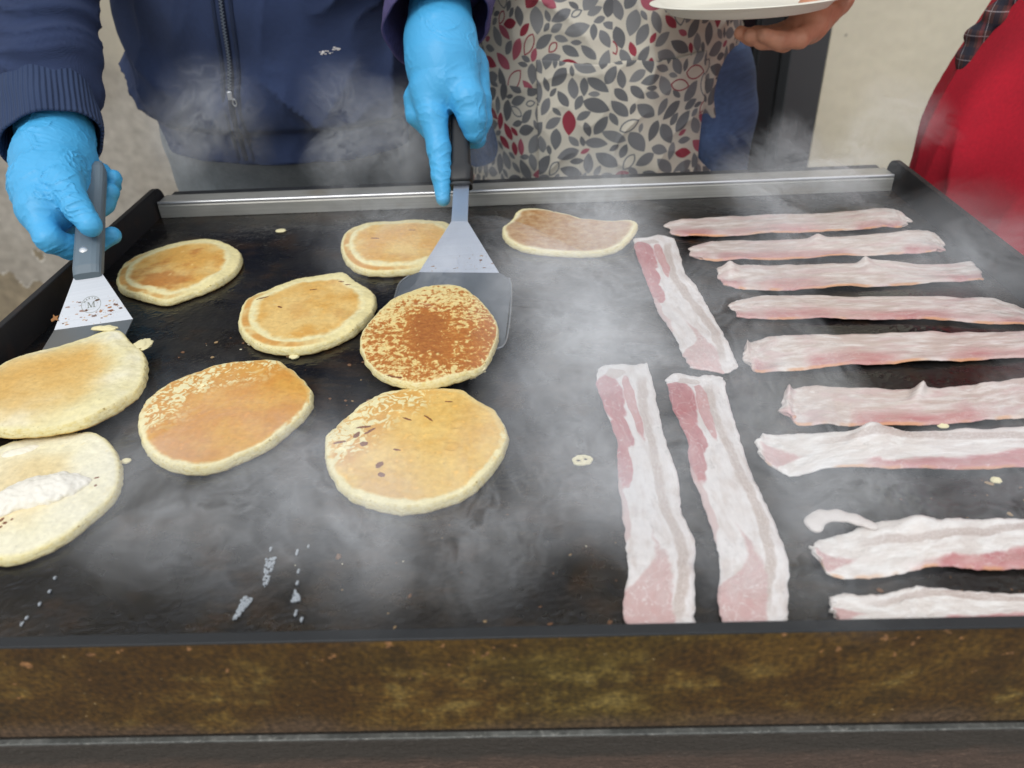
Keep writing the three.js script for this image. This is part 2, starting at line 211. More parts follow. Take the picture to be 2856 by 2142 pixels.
// lacy web left by bubbles: pale islands between browned lines
const cells = (x, y, k) => { let a = 9, b = 9; const X = Math.floor(x), Yc = Math.floor(y); for (let j = -1; j < 2; j++) for (let i = -1; i < 2; i++) { const h = PERM[PERM[(X + i + k) & 255] + ((Yc + j) & 255)], dx = X + i + PERM[h] / 255 - x, dy = Yc + j + PERM[h + 1] / 255 - y, d = dx * dx + dy * dy; if (d < a) { b = a; a = d; } else if (d < b) b = d; } return Math.sqrt(b) - Math.sqrt(a); };
const looks = {
  golden(x, z, r, s, o) { // browned middle, pale ring, a browned seam along the lower edge
    const e = r - 0.06 + 0.11 * fbm(x * 26 + s, z * 26, 4) + 0.06 * fbm(x * 110, z * 110 + s, 3), side = sstep(0.1, 0.75, (z * 0.6 - x * 0.8) / 0.07);
    let c = mix3(GOLD2, GOLD, sstep(-0.3, 0.3, fbm(x * 22 + s, z * 22, 4) + (o.dark ?? 0)));
    c = mix3(c, BROWN, sstep(0.0, 0.6, fbm(x * 40, z * 40 + s, 4) + (o.burn ?? 0) * sstep(0.05, 0.0, Math.hypot(x + 0.012, z - 0.03)) * 0.9) * (0.25 + 0.5 * (o.burn ?? 0)));
    c = mix3(c, mix3(GOLD2, PALE, 0.45), sstep(0.28, 0.5, fbm(x * 120 + s, z * 120, 3)) * 0.5); c = mix3(c, PALE, sstep(0.64, 0.75, e)); c = mix3(c, PALE2, sstep(0.75, 0.8, e) * 0.35);
    c = mix3(c, hex(0xc9893c), sstep(0.83, 0.87, r) * sstep(0.96, 0.92, r) * (side * 0.8) * sstep(-0.5, 0.1, fbm(x * 60, z * 60 + s, 2)));
    c = mix3(c, PALE, sstep(0.95, 0.99, e)); return c; },
  lacy(x, z, r, s, o) { // mottled: pale islands in browned web
    const wx = fbm(x * 70, z * 70 + s, 3), wz = fbm(x * 70 + 9, z * 70, 3), q = cells(x * 190 + wx * 3.5, z * 150 + s + wz * 3.5, s), n = fbm(x * 26 + s, z * 26, 4), f = fbm(x * 190, z * 230 + s, 4);
    const m = Math.hypot(x - (o.mx ?? 0), (z - (o.mz ?? 0)) * 0.9) / 0.062, isl = sstep(0.1, 0.5, q * 0.55 + n * 0.55 + f * 0.75 + 0.06 + (m - 0.72) * (o.k ?? 0.5) - 0.1 * (x + z) / 0.06);
    let c = mix3(o.web ?? BROWN, mix3(TAN, BROWN, 0.6), sstep(-0.3, 0.3, f)); c = mix3(c, o.mid ?? DARK, sstep(0.6, 0.1, m + n * 0.9) * 0.25);
    c = mix3(c, mix3(PALE2, GOLD2, 0.35 + 0.35 * n), isl); c = mix3(c, PALE, isl * 0.35 * sstep(0.5, 1, m));
    return mix3(c, PALE, sstep(0.93, 0.99, r + 0.03 * n)); },
  blotched(x, z, r, s, o) { // even gold with pale blotches towards one side
    const wx = fbm(x * 60, z * 60 + s, 3), wz = fbm(x * 60 + 9, z * 60, 3), q = cells(x * 115 + wx * 3, z * 100 + s + wz * 3, s), n = fbm(x * 24 + s, z * 24, 4), f = fbm(x * 140, z * 140 + s, 3), a = o.dir ?? [-0.7, -0.7], w = (x * a[0] + z * a[1]) / 0.07;
    const zone = sstep(0.15, 0.55, w + 0.5 * n) * sstep(0.25, 0.6, r), isl = zone * sstep(0.1, 0.34, q * 0.8 + n * 0.5 + f * 0.45 + 0.18 * (w - 0.6));
    let c = mix3(o.base ?? hex(0xdba64e), o.base2 ?? hex(0xce8f3c), sstep(-0.35, 0.35, n + f * 0.4)); c = mix3(c, TAN, zone * 0.55 * (1 - isl));
    c = mix3(c, PALE, isl); c = mix3(c, mul3(c, 1.08), sstep(0.25, 0.45, f));
    const e = r + 0.05 * n + 0.03 * f; return mix3(c, PALE, sstep(o.rim ?? 0.9, (o.rim ?? 0.9) + 0.05, e) * (0.35 + 0.65 * sstep(-0.2, 0.3, z / 0.07 + f))); },
  pale(x, z, r, s, o) {
    const n = fbm(x * 18 + s, z * 18, 4), f = fbm(x * 120, z * 120 + s, 3); let c = mix3(o.cream ?? PALE, hex(0xf1ebcf), sstep(-0.3, 0.3, n)); c = mul3(c, 0.99 + f * 0.05);
    const g = (o.gold ?? 0) * sstep(o.g1 ?? 0.85, 0.2, r + n * 0.25 + 0.5 * (x * 0.7 - z * 0.2) / 0.07 * (o.lean ?? 1)); c = mix3(c, GOLD2, g); c = mix3(c, GOLD, g * sstep(0.5, -0.6, x / 0.06 + n) * 0.8);
    if (o.tone) c = mix3(c, o.tone, sstep(0.97, 0.86, r + n * 0.12) * 0.95 * (0.8 + 0.5 * f));
    c = mix3(c, mix3(c, hex(0xd9c488), 0.5), sstep(0.3, 0.55, f) * 0.5); return mix3(c, PALE, sstep(0.9, 0.97, r)); },
};
const flecks = (c, x, z, list) => { for (const [fx, fz, rx, rz, a] of list) { const dx = x - fx, dz = z - fz, p = dx * Math.cos(a) + dz * Math.sin(a), q = dz * Math.cos(a) - dx * Math.sin(a); if ((p / rx) ** 2 + (q / rz) ** 2 + fbm(x * 400, z * 400, 2) * 0.9 < 1) return mix3(hex(0x6b3a1e), hex(0x8d5a34), clamp(0.5 + fbm(x * 900, z * 900, 1))); } return c; };
function pancake(o) {
  const N = 160, pts = o.pts.map(([x, z]) => new THREE.Vector3(x / 1000, 0, z / 1000)), cv = new THREE.CatmullRomCurve3(pts, true, 'centripetal').getPoints(600), R = new Float32Array(N + 1), cnt = new Float32Array(N + 1);
  for (const p of cv) { const t = ((Math.atan2(p.z, p.x) / (2 * Math.PI) + 1) % 1) * N, i = Math.round(t) % N; R[i] += p.length(); cnt[i]++; }
  let last = 0; for (let i = 0; i < N; i++) if (cnt[i]) { R[i] /= cnt[i]; last = R[i]; } else R[i] = last; R[N] = R[0];
  const rad = (t) => { t = ((t / (2 * Math.PI) + 1) % 1) * N; const i = Math.floor(t), f = t - i; return mix(R[i], R[(i + 1) % N], f) * (o.scale ?? 0.97); };
  const T = (o.thick ?? 0.0125) * 0.62, pr = []; for (let i = 0; i <= 26; i++) { const r = 0.965 * i / 26; pr.push([r, 1 + (o.dome ?? 0.06) * (1 - r * r) - 0.08 * sstep(0.88, 0.965, r)]); }
  const lip = [[0.979, 0.84], [0.99, 0.66], [0.997, 0.42], [1, 0.2], [0.988, 0.04], [0.95, 0.0]], M = pr.length, all = [...pr, ...lip, [0, 0]], pos = [], uv = [], idx = [[], []], S = o.seed;
  for (let k = 0; k < all.length; k++) for (let i = 0; i <= N; i++) {
    const t = i / N * 2 * Math.PI, top = k < M, rr = all[k][0] * rad(t) * (1 + (all[k][0] > 0.9 ? 0.016 * noise2(t * 7 + S, 3) + 0.011 * noise2(t * 21 + S, 7) + 0.007 * noise2(t * 55 + S, 2) : 0)), x = Math.cos(t) * rr, z = Math.sin(t) * rr; let y = all[k][1] * T;
    if (top) { y += 0.0011 * fbm(x * 26 + S, z * 26, 3) + 0.0004 * fbm(x * 170, z * 170 + S, 2); if (o.crater) for (const [a, b, q] of o.crater) { const d = Math.hypot(x - a, z - b) / q; y += 0.0009 * Math.exp(-((d - 1) ** 2) * 14) - 0.0007 * Math.exp(-d * d * 2); } if (o.step) { const e = all[k][0]; y += o.step * sstep(0.86, 0.8, e); } }
    y *= 1 + 0.22 * sstep(0.35, 1, all[k][0]) * noise2(Math.cos(t) * 2 + S, Math.sin(t) * 2);
    if (o.bend) y += o.bend(x, z); pos.push(x, y, z); if (top) uv.push((x + 0.1) / 0.2, (z + 0.1) / 0.2); else uv.push(i / N * 1, clamp(all[k][1] / 0.9)); }
  // the side ring gets its own copy of the seam so that top and side keep their own uv
  const ring = (k) => k * (N + 1), seam = pos.length / 3; for (let i = 0; i <= N; i++) { const b = (ring(M - 1) + i) * 3; pos.push(pos[b], pos[b + 1], pos[b + 2]); uv.push(i / N, 0.95); }
  const strip = (a, b, l) => { for (let i = 0; i < N; i++) l.push(a + i, a + i + 1, b + i, a + i + 1, b + i + 1, b + i); };
  for (let k = 0; k < M - 1; k++) strip(ring(k), ring(k + 1), idx[0]); strip(seam, ring(M), idx[1]); for (let k = M; k < all.length - 1; k++) strip(ring(k), ring(k + 1), idx[1]);
  const g = bufGeo(pos, [...idx[0], ...idx[1]], uv); g.addGroup(0, idx[0].length, 0); g.addGroup(idx[0].length, idx[1].length, 1);
  { // weld normals across the seam between top and side and along the closing edge of each ring
    const n = g.attributes.normal, add = (a, b) => { const v = new THREE.Vector3(n.getX(a) + n.getX(b), n.getY(a) + n.getY(b), n.getZ(a) + n.getZ(b)).normalize(); n.setXYZ(a, v.x, v.y, v.z); n.setXYZ(b, v.x, v.y, v.z); };
    for (let k = 0; k < all.length; k++) add(ring(k), ring(k) + N); for (let i = 0; i <= N; i++) add(ring(M - 1) + i, seam + i); for (let i = 0; i <= N; i++) n.setXYZ(i, 0, 1, 0); }
  const top = tex(512, 512, (u, v) => { const x = u * 0.2 - 0.1, z = v * 0.2 - 0.1, r = Math.hypot(x, z) / rad(Math.atan2(z, x)); if (r > 1.15) return PALE; return flecks(mul3(looks[o.look](x, z, r, S, o), 1 + fbm(x * 220, z * 220 + S, 3) * 0.09 - 0.12 * sstep(0.34, 0.5, fbm(x * 420, z * 420 + S, 2))), x, z, o.flecks ?? []); }, true, THREE.ClampToEdgeWrapping);
  const bm = o.look === 'lacy' || o.look === 'blotched' ? tex(256, 256, (u, v) => { const x = u * 0.2 - 0.1, z = v * 0.2 - 0.1; return 0.5 + fbm(x * 160, z * 160, 3) * 0.5 - (o.look === 'lacy' ? 0.3 * sstep(0.1, 0.4, cells(x * 230 + fbm(x * 40, z * 40) * 2.5, z * 170 + S, S)) : 0); }, false) : pancakeB;
  const m = part(numbered('pancake'), g, [std({ map: top, bumpMap: bm, bumpScale: 0.001, roughness: 0.7 }), sideMat], scene);
  m.position.set(o.at[0], o.at[1], o.at[2]); if (o.tilt) m.rotation.set(...o.tilt); return tag(m, o.label, 'pancake', 'pancakes cooking on the griddle');
}
const pancakeB = tex(256, 256, (u, v) => 0.5 + fbm(u * 32, v * 32, 4) * 0.6, false);
const G0 = Y + 0.0006;
pancake({ seed: 3, look: 'golden', burn: 0.8, dark: 0.1, at: [-0.378, G0, -0.752], pts: [[-65, 21], [-72, -5], [-69, -31], [-54, -55], [-27, -76], [-2, -83], [21, -75], [45, -53], [58, -33], [65, -2], [63, 20], [55, 41], [35, 63], [15, 79], [4, 77], [-23, 64], [-49, 47]], label: 'pancake with a scorched patch beside the rear corner of the griddle side wall', step: 0.001 });
pancake({ seed: 11, look: 'golden', at: [-0.145, G0, -0.797], pts: [[-73, -14], [-70, -47], [-47, -67], [-13, -73], [23, -70], [50, -58], [67, -30], [72, -1], [65, 41], [36, 67], [7, 75], [-18, 74], [-39, 65], [-58, 38]], label: 'golden pancake with a pale ring tucked behind the black handled spatula', step: 0.0015, flecks: [[-0.03, -0.01, 0.006, 0.0014, 0.3], [0.01, -0.03, 0.004, 0.001, 0.1]] });
pancake({ seed: 23, look: 'golden', at: [-0.213, G0, -0.65], pts: [[-66, 26], [-72, -3], [-71, -24], [-49, -51], [-25, -72], [-1, -76], [21, -74], [33, -58], [55, -34], [63, -14], [64, 4], [58, 37], [46, 57], [23, 76], [1, 81], [-29, 73], [-51, 54]], label: 'wide golden pancake with a pale rim between scorched and lacy pancakes', thick: 0.014, flecks: [[-0.052, -0.02, 0.007, 0.0012, -0.7], [0.02, -0.05, 0.003, 0.001, 0.2], [0.028, -0.043, 0.003, 0.001, 0.1], [-0.005, -0.035, 0.004, 0.001, -0.2], [-0.03, 0.0, 0.003, 0.0012, 0.6], [0.03, -0.062, 0.003, 0.0012, 0.1]] });
const lacyCake = pancake({ seed: 31, look: 'lacy', mx: 0.002, mz: 0.008, k: 0.55, at: [-0.089, Y + 0.0118, -0.578], tilt: [0.07, 0, 0], pts: [[-63, 13], [-63, -10], [-54, -36], [-44, -58], [-25, -74], [-5, -83], [18, -82], [38, -61], [53, -32], [60, -10], [61, 10], [54, 43], [47, 58], [27, 70], [4, 77], [-13, 76], [-39, 62], [-55, 37]], label: 'dark brown lacy pancake resting on the black handled spatula', thick: 0.0125, flecks: [[-0.05, 0.045, 0.004, 0.0015, -0.6], [-0.028, 0.064, 0.006, 0.0014, 0.3], [-0.02, 0.066, 0.003, 0.001, 0.2]] });
pancake({ seed: 41, look: 'pale', tone: hex(0x9f6c36), at: [0.037, G0, -0.822], pts: [[-71, -15], [-66, 23], [-45, 50], [-5, 65], [34, 69], [65, 53], [88, 2], [78, -14], [37, -29], [11, -43], [-22, -61], [-50, -64], [-62, -35]], label: 'tan flattened pancake with one upturned edge by the rear rail', thick: 0.0105, bend: (x, z) => 0.006 * sstep(0.05, 0.088, x) + 0.003 * sstep(-0.03, -0.065, z) });
const liftedCake = pancake({ seed: 53, look: 'pale', gold: 0.95, g1: 0.95, lean: 1, at: [-0.386, Y + 0.0085, -0.526], tilt: [-0.035, 0, -0.02], pts: [[-72, -24], [-57, -43], [-38, -58], [-23, -74], [-9, -87], [7, -84], [25, -64], [45, -45], [56, -26], [66, 2], [69, 23], [64, 41], [55, 58], [39, 72], [15, 79], [-12, 80], [-30, 74], [-51, 55], [-71, 24], [-78, -4]], label: 'large pale yellow pancake lifted by the grey handled spatula', thick: 0.014, step: 0.0012 });
pancake({ seed: 67, look: 'blotched', dir: [-0.75, -0.66], at: [-0.241, G0, -0.485], pts: [[-68, 18], [-74, -1], [-74, -21], [-67, -40], [-46, -61], [-25, -73], [0, -75], [20, -72], [36, -60], [50, -44], [62, -26], [66, -14], [66, 4], [57, 26], [46, 47], [29, 62], [17, 71], [2, 75], [-14, 73], [-34, 63], [-50, 47]], label: 'deep orange gold pancake with cream blotches along one rim', thick: 0.0135 });
pancake({ seed: 79, look: 'blotched', dir: [-0.85, -0.5], base: hex(0xe6c273), base2: hex(0xd9ac58), rim: 0.88, at: [-0.085, G0, -0.432], crater: [[0.026, -0.02, 0.005], [0.024, 0.006, 0.0045]], pts: [[-70, 5], [-73, -16], [-65, -35], [-50, -60], [-33, -74], [-16, -77], [28, -73], [41, -59], [55, -44], [63, -26], [67, -13], [66, -2], [62, 14], [52, 35], [39, 53], [22, 62], [6, 67], [-10, 67], [-25, 62], [-44, 51], [-52, 42], [-64, 22]], label: 'light gold pancake with two round bubbles and dark brown flecks', thick: 0.0135,
  flecks: [[-0.044, -0.022, 0.0055, 0.0014, -0.1], [-0.038, -0.017, 0.005, 0.0012, -0.8], [-0.047, -0.012, 0.002, 0.004, 0.3], [-0.058, -0.004, 0.0045, 0.0012, -0.2], [-0.012, -0.031, 0.004, 0.001, 0.5], [0.004, -0.031, 0.0055, 0.0008, 0.8], [-0.015, 0.006, 0.003, 0.001, 0.3], [-0.025, 0.022, 0.0025, 0.004, 0.3], [-0.022, 0.033, 0.003, 0.002, 0.8], [-0.04, -0.002, 0.003, 0.0025, 0], [0.018, -0.052, 0.003, 0.0008, 0.1]] });
const batter = pancake({ seed: 83, look: 'pale', cream: hex(0xefe8c6), gold: 0.25, g1: 0.7, at: [-0.342, G0, -0.399], pts: [[-61, -51], [-43, -59], [-22, -62], [0, -64], [15, -56], [31, -40], [44, -20], [51, -1], [52, 16], [46, 33], [39, 49], [30, 59], [17, 68], [2, 69], [-20, 60], [-43, 36], [-66, -1], [-72, -36]], scale: 1, label: 'pale uncooked pancake with a blob of white butter on top', thick: 0.011, dome: 0.25,
  flecks: [[-0.012, 0.034, 0.0012, 0.002, 0], [-0.008, 0.037, 0.0015, 0.0012, 0.4], [-0.005, 0.034, 0.001, 0.001, 0], [-0.009, 0.041, 0.001, 0.0015, 0.3], [0.033, -0.006, 0.002, 0.0008, -0.4], [0.036, 0.002, 0.001, 0.001, 0], [0.012, -0.002, 0.001, 0.0012, 0], [0.03, 0.0, 0.001, 0.0006, 0]] });
{ // butter melting on the pale pancake
  const pts = [[-0.03, 0, 0.016, 0.009], [-0.016, 0.002, 0.006, 0.0115], [0.0, 0.003, -0.001, 0.0125], [0.014, 0.003, -0.006, 0.0105], [0.024, 0.001, -0.01, 0.006]], c0 = chain(pts, 0.01), c1 = chain([[-0.01, 0.002, -0.006, 0.008], [0.008, 0.003, -0.014, 0.007]], 0.01);
  const f = (x, y, z) => smin(c0(x, y * 2.2, z), c1(x, y * 2.2, z), 0.008) + 0.0022 * noise3(x * 110, y * 110, z * 110) + 0.0012 * noise3(x * 300, y * 300, z * 300);
  const m = single('butter_pat', nets(f, [-0.05, -0.012, -0.035], [0.045, 0.016, 0.035], 0.0011), phys({ color: 0xf0ebdd, roughness: 0.6 }), 'melting white butter blob on the pale uncooked pancake', 'butter'); m.position.set(-0.3415, Y + 0.008, -0.389); }
{ const f = (x, y, z) => smin(Math.hypot(x / 1.9, y * 2.2, z * 1.2) - 0.006, Math.hypot((x - 0.009) / 1.4, y * 2.4, (z + 0.003) * 1.2) - 0.004, 0.004) + 0.0008 * noise3(x * 300, y * 300, z * 300);
  const m = single('butter_smear', nets(f, [-0.018, -0.006, -0.01], [0.02, 0.007, 0.01], 0.0007), phys({ color: 0xf1ead6, roughness: 0.45 }), 'small streak of melted butter at the edge of the uncooked pancake', 'butter'); m.position.set(-0.384, Y + 0.0072, -0.437); m.rotation.y = 0.3; }
// ---------------------------------------------------------------- bacon
const FAT = hex(0xe3dedb), FAT2 = hex(0xd3c9c3), MEAT = hex(0xc5938f), MEAT2 = hex(0xad5a5d), CLEAR = hex(0xbfb0a7), PALEPINK = hex(0xcbb0ac), SEAR = hex(0xcf8f5c);
// X, Z: centimetres along and across the strip
const veins = (X, Z, s) => 1 - sstep(0.0, 0.03, Math.abs(fbm(X * 0.8 + s, Z * 1.1 + s, 3))); // thin marbling lines
const lattice = (X, Z, s) => sstep(0.03, 0.14, cells(X * 3.2 + fbm(X, Z) * 1.5, Z * 3.2 + s, s));
const creaseShade = (X, Z, s) => (1 - sstep(0, 0.02, Math.abs(fbm(X * 0.5 + Z * 0.7 + s, Z * 2.6 - X * 0.35, 3)))) * sstep(0.05, 0.3, fbm(X * 0.4 + s, Z * 0.8 + 5, 2)); // thin dark lines painted as shade in creases of the fat
const kinds = {
  long(u, v, s) { // raw: red lean at the head, clear bands, broad lean at the tail
    const X = u * 27, Z = v * 4.6, w = 0.09 * fbm(X * 0.35 + s, Z * 0.5, 3) + 0.018 * fbm(X * 3 + s, Z * 2, 2), f = fbm(X * 0.5, Z * 1.3 + s, 3); let c = mix3(FAT, FAT2, sstep(-0.15, 0.45, f)); c = mul3(c, 1 - 0.2 * creaseShade(X, Z, s));
    const red = (k) => mix3(mix3(MEAT, MEAT2, clamp(k + f * 0.6)), FAT, veins(X, Z, s) * 0.55), el = (a, b, ra, rb) => sstep(1.1, 0.92, Math.hypot((u + w * 0.4 - a) / ra, (v + w - b) / rb));
    const sway = 0.07 * Math.sin(u * 8.5 + s); c = mix3(c, mix3(FAT2, CLEAR, lattice(X, Z, s)), sstep(0.64, 0.69, v + w + sway) * sstep(0.86, 0.8, v + w + sway) * sstep(0.06, 0.12, u) * sstep(1, 0.85, u) * 0.9);
    c = mix3(c, red(0.75), el(0.17, 0.16, 0.11, 0.27)); c = mix3(c, red(0.65), el(0.31, 0.15, 0.06, 0.2)); c = mix3(c, red(0.5), el(0.41, 0.08, 0.08, 0.17)); c = mix3(c, red(0.05), el(0.2, 0.54, 0.12, 0.1) * 0.95);
    c = mix3(c, CLEAR, el(0.055, 0.36, 0.025, 0.2) * 0.8); c = mix3(c, PALEPINK, el(0.56, -0.02, 0.12, 0.12) * 0.8);
    const lo = 0.42 - 0.55 * sstep(0.72, 0.9, u), hi = 0.34 + 0.34 * sstep(0.52, 0.86, u); c = mix3(c, mix3(mix3(PALEPINK, MEAT, 0.05 + 0.3 * sstep(0.75, 1, u) + f * 0.5), FAT, veins(X, Z, s + 9) * 0.75), sstep(lo - 0.04, lo + 0.04, v + w * 1.4) * sstep(hi + 0.035, hi - 0.035, v + w * 1.8) * sstep(0.5, 0.58, u) * 0.92);
    return c; },
  seared(u, v, s) { // part cooked: dulled fat, lean along one edge, a browned line under it
    const X = u * 27, Z = v * 5, w = 0.12 * fbm(X * 0.3 + s, Z * 0.4, 3) + 0.015 * fbm(X * 3, Z * 2 + s, 2), f = fbm(X * 0.45 + s, Z * 1.6, 3), k = fbm(X * 0.18 + s, 4.5, 2); let c = mix3(hex(0xc7b6ac), hex(0xdcd3cc), sstep(-0.3, 0.35, f + k * 0.6));
    c = mix3(c, hex(0xe9e4df), sstep(0.12, 0.4, fbm(X * 0.5 + s, Z * 1.8 + 2, 3)) * 0.6); c = mix3(c, PALEPINK, sstep(-0.05, 0.35, fbm(X * 0.3 + s, Z * 0.9 + 3, 3)) * 0.65); c = mul3(c, 1 - 0.14 * creaseShade(X, Z, s));
    const l = sstep(0.5 + 0.35 * k, 0.82 + 0.2 * k, v + w) * sstep(-0.18, 0.2, fbm(X * 0.15 + s * 1.7, 2.2, 2) + 0.05); c = mix3(c, mix3(mix3(MEAT, MEAT2, clamp(0.15 + f)), FAT, veins(X, Z, s) * 0.4), l * 0.85);
    return mix3(c, SEAR, sstep(0.925, 0.98, v + w * 0.2) * sstep(-0.2, 0.2, fbm(X * 0.4 + s, 7.7, 2)) * 0.75); },
  slab(u, v, s) { // raw: fat cap on top, clear streak, lean at the head and along the foot
    const X = u * 25, Z = v * 4.4, w = 0.1 * fbm(X * 0.35 + s, Z * 0.5, 3) + 0.018 * fbm(X * 3 + s, Z * 2, 2), f = fbm(X * 0.5, Z * 1.2 + s, 3); let c = mix3(hex(0xddd5ce), hex(0xeae6e1), sstep(-0.2, 0.3, f)); c = mul3(c, 1 - 0.2 * creaseShade(X, Z, s));
    const sw = 0.12 * Math.sin(u * 6 + s); c = mix3(c, mix3(FAT2, CLEAR, lattice(X, Z, s)), sstep(0.14, 0.2, v + w + sw) * sstep(0.36, 0.31, v + w + sw) * 0.9 * sstep(0.22, 0.4, u));
    const hi = 0.98 - 0.45 * sstep(0.1, 0.32, u) - 0.1 * u, lo = 0.36 + 0.25 * sstep(0.02, 0.3, u); c = mix3(c, mix3(mix3(mix3(PALEPINK, MEAT, 0.45 + f * 0.5), CLEAR, sstep(0.2, 0.45, u) * 0.8), FAT, veins(X, Z, s) * 0.6), sstep(lo - 0.05, lo + 0.05, v + w) * sstep(hi + 0.05, hi - 0.05, v + w * 1.4) * sstep(0.02, 0.06, u + w * 0.4) * sstep(0.66, 0.4, u + w) * 0.95);
    c = mix3(c, mix3(mix3(MEAT, MEAT2, clamp(0.35 + f)), FAT, veins(X, Z, s + 4) * 0.4), sstep(0.68, 0.8, v + w * 1.6 - 0.2 * sstep(0.85, 0.5, u) + 0.08) * sstep(0.42, 0.62, u + w) * 0.9);
    return mix3(c, SEAR, sstep(0.935, 0.985, v + w * 0.2) * sstep(-0.1, 0.25, fbm(X * 0.4 + s, 1.7, 2)) * 0.65); },
};
function bacon(o) {
  const N = 110, M = 18, cu = (l) => new THREE.CatmullRomCurve3(l.map(([x, z]) => new THREE.Vector3(x / 1000, 0, z / 1000)), false, 'centripetal').getPoints(N), A = cu(o.e[0]), B = cu(o.e[1]), S = o.seed, pos = [], uv = [], idx = [];
  const mid = new THREE.Vector3(); for (let i = 0; i <= N; i++) mid.add(A[i]).add(B[i]); mid.multiplyScalar(1 / (2 * N + 2));
  const TH = 0.0026, lift = (o.lift ?? 1) * 0.7;
  const hgt = (i, v) => { const u = i / N, ed = Math.abs(v - 0.5) * 2; let y = 0.0036 + lift * (0.0034 * fbm(u * 6 + S, v * 1.8, 3) + 0.0045 * Math.max(0, noise2(u * 7 + S, v * 2.2 + 5)) * sstep(0.25, 1, ed)) + 0.0006 * fbm(u * 40, v * 9 + S, 2);
    for (const [bu, bv, bw, bh] of o.bumps ?? []) y += bh * Math.exp(-(((u - bu) / bw) ** 2) - (((v - bv) / 0.3) ** 2)); return Math.max(TH + 0.0006, y); };
  for (let side = 0; side < 2; side++) for (let i = 0; i <= N; i++) for (let j = 0; j <= M; j++) {
    const u = i / N, v = j / M, rag = (q) => 0.0012 * noise2(u * 22 + S, q) + 0.0006 * noise2(u * 60 + S, q + 3), d = B[i].clone().sub(A[i]).normalize(), p = A[i].clone().addScaledVector(d, rag(1)).lerp(B[i].clone().addScaledVector(d, rag(9)), v);
    const dir = B[Math.min(N, i + 1)].clone().add(A[Math.min(N, i + 1)]).sub(B[Math.max(0, i - 1)]).sub(A[Math.max(0, i - 1)]).normalize(), en = sstep(0.06, 0, u) + sstep(0.94, 1, u); // uneven cut ends
    if (en > 0) p.addScaledVector(dir, en * (u < 0.5 ? -1 : 1) * (0.007 * noise2(v * 2.3 + S, 2) + 0.002 * noise2(v * 11 + S, 5) - 0.005 * (2 * v - 1) ** 4));
    const edge = j === 0 || j === M || i === 0 || i === N, y = hgt(i, v) - (side ? TH : 0) - (edge ? (side ? -0.0008 : 0.0008) : 0);
    pos.push(p.x - mid.x, y, p.z - mid.z); uv.push(u, v); }
  const id = (s, i, j) => s * (N + 1) * (M + 1) + i * (M + 1) + j, P = (i, j, s) => pos[id(s, i, j) * 3]; let up = [];
  for (let i = 0; i < N; i++) for (let j = 0; j < M; j++) { up.push(id(0, i, j), id(0, i + 1, j), id(0, i, j + 1), id(0, i + 1, j), id(0, i + 1, j + 1), id(0, i, j + 1)); up.push(id(1, i, j), id(1, i, j + 1), id(1, i + 1, j), id(1, i + 1, j), id(1, i, j + 1), id(1, i + 1, j + 1)); }
  for (let i = 0; i < N; i++) { up.push(id(0, i, 0), id(1, i, 0), id(0, i + 1, 0), id(1, i, 0), id(1, i + 1, 0), id(0, i + 1, 0)); up.push(id(0, i, M), id(0, i + 1, M), id(1, i, M), id(1, i, M), id(0, i + 1, M), id(1, i + 1, M)); }
  for (let j = 0; j < M; j++) { up.push(id(0, 0, j), id(0, 0, j + 1), id(1, 0, j), id(1, 0, j), id(0, 0, j + 1), id(1, 0, j + 1)); up.push(id(0, N, j), id(1, N, j), id(0, N, j + 1), id(1, N, j), id(1, N, j + 1), id(0, N, j + 1)); }
  const g = bufGeo(pos, up, uv); const n = g.attributes.normal; if (n.getY(id(0, 50, 9)) < 0) { for (let i = 0; i < up.length; i += 3) [up[i], up[i + 1]] = [up[i + 1], up[i]]; g.setIndex(up); g.computeVertexNormals(); }
  const map = tex(640, 128, (u, v) => mul3(kinds[o.kind](u, v, S), (1 + fbm(u * 80 + S, v * 16, 2) * 0.03)), true, THREE.ClampToEdgeWrapping);
  const m = part(numbered('bacon_strip'), g, phys({ map, roughness: 0.4, bumpMap: baconB, bumpScale: 0.0008, clearcoat: 0.5, clearcoatRoughness: 0.22 }), scene); m.position.set(mid.x, Y + 0.0004, mid.z); tag(m, o.label, 'bacon', 'bacon strips on the griddle');
  if (o.curl) { const c = part('curled_tip', nets((() => { const c = chain(o.curl, 0.004); return (x, y, z) => (c(x, 0.9068 + (y - 0.9068) * 2, z) + 0.0006 * noise3(x * 200, y * 200, z * 200)) * 0.7; })(), ...bounds(o.curl, 0.003), 0.0011), phys({ color: 0xd6cdc6, roughness: 0.4, clearcoat: 0.4, clearcoatRoughness: 0.25 }), m); c.position.set(-mid.x, -Y - 0.0004, -mid.z); }
  return m;
}
const baconB = tex(512, 128, (u, v) => 0.5 + fbm(u * 13, v * 6, 3) * 0.8 + 0.08 * fbm(u * 60, v * 30, 2), false);
bacon({ seed: 2, kind: 'seared', e: [[[159, -841], [209, -850], [268, -851], [326, -850], [381, -855], [424, -855], [429, -826]], [[157, -801], [203, -796], [254, -798], [315, -799], [367, -801], [398, -802], [419, -804]]], label: 'thin bacon strip lying crosswise, first from the rear rail' });
bacon({ seed: 13, kind: 'seared', e: [[[170, -770], [210, -783], [269, -778], [330, -782], [382, -787], [435, -788], [438, -757]], [[172, -741], [199, -730], [256, -731], [313, -732], [370, -733], [404, -734], [425, -734]]], bumps: [[0.45, 0, 0.02, 0.005]], label: 'crosswise bacon strip, second from the rear rail' });
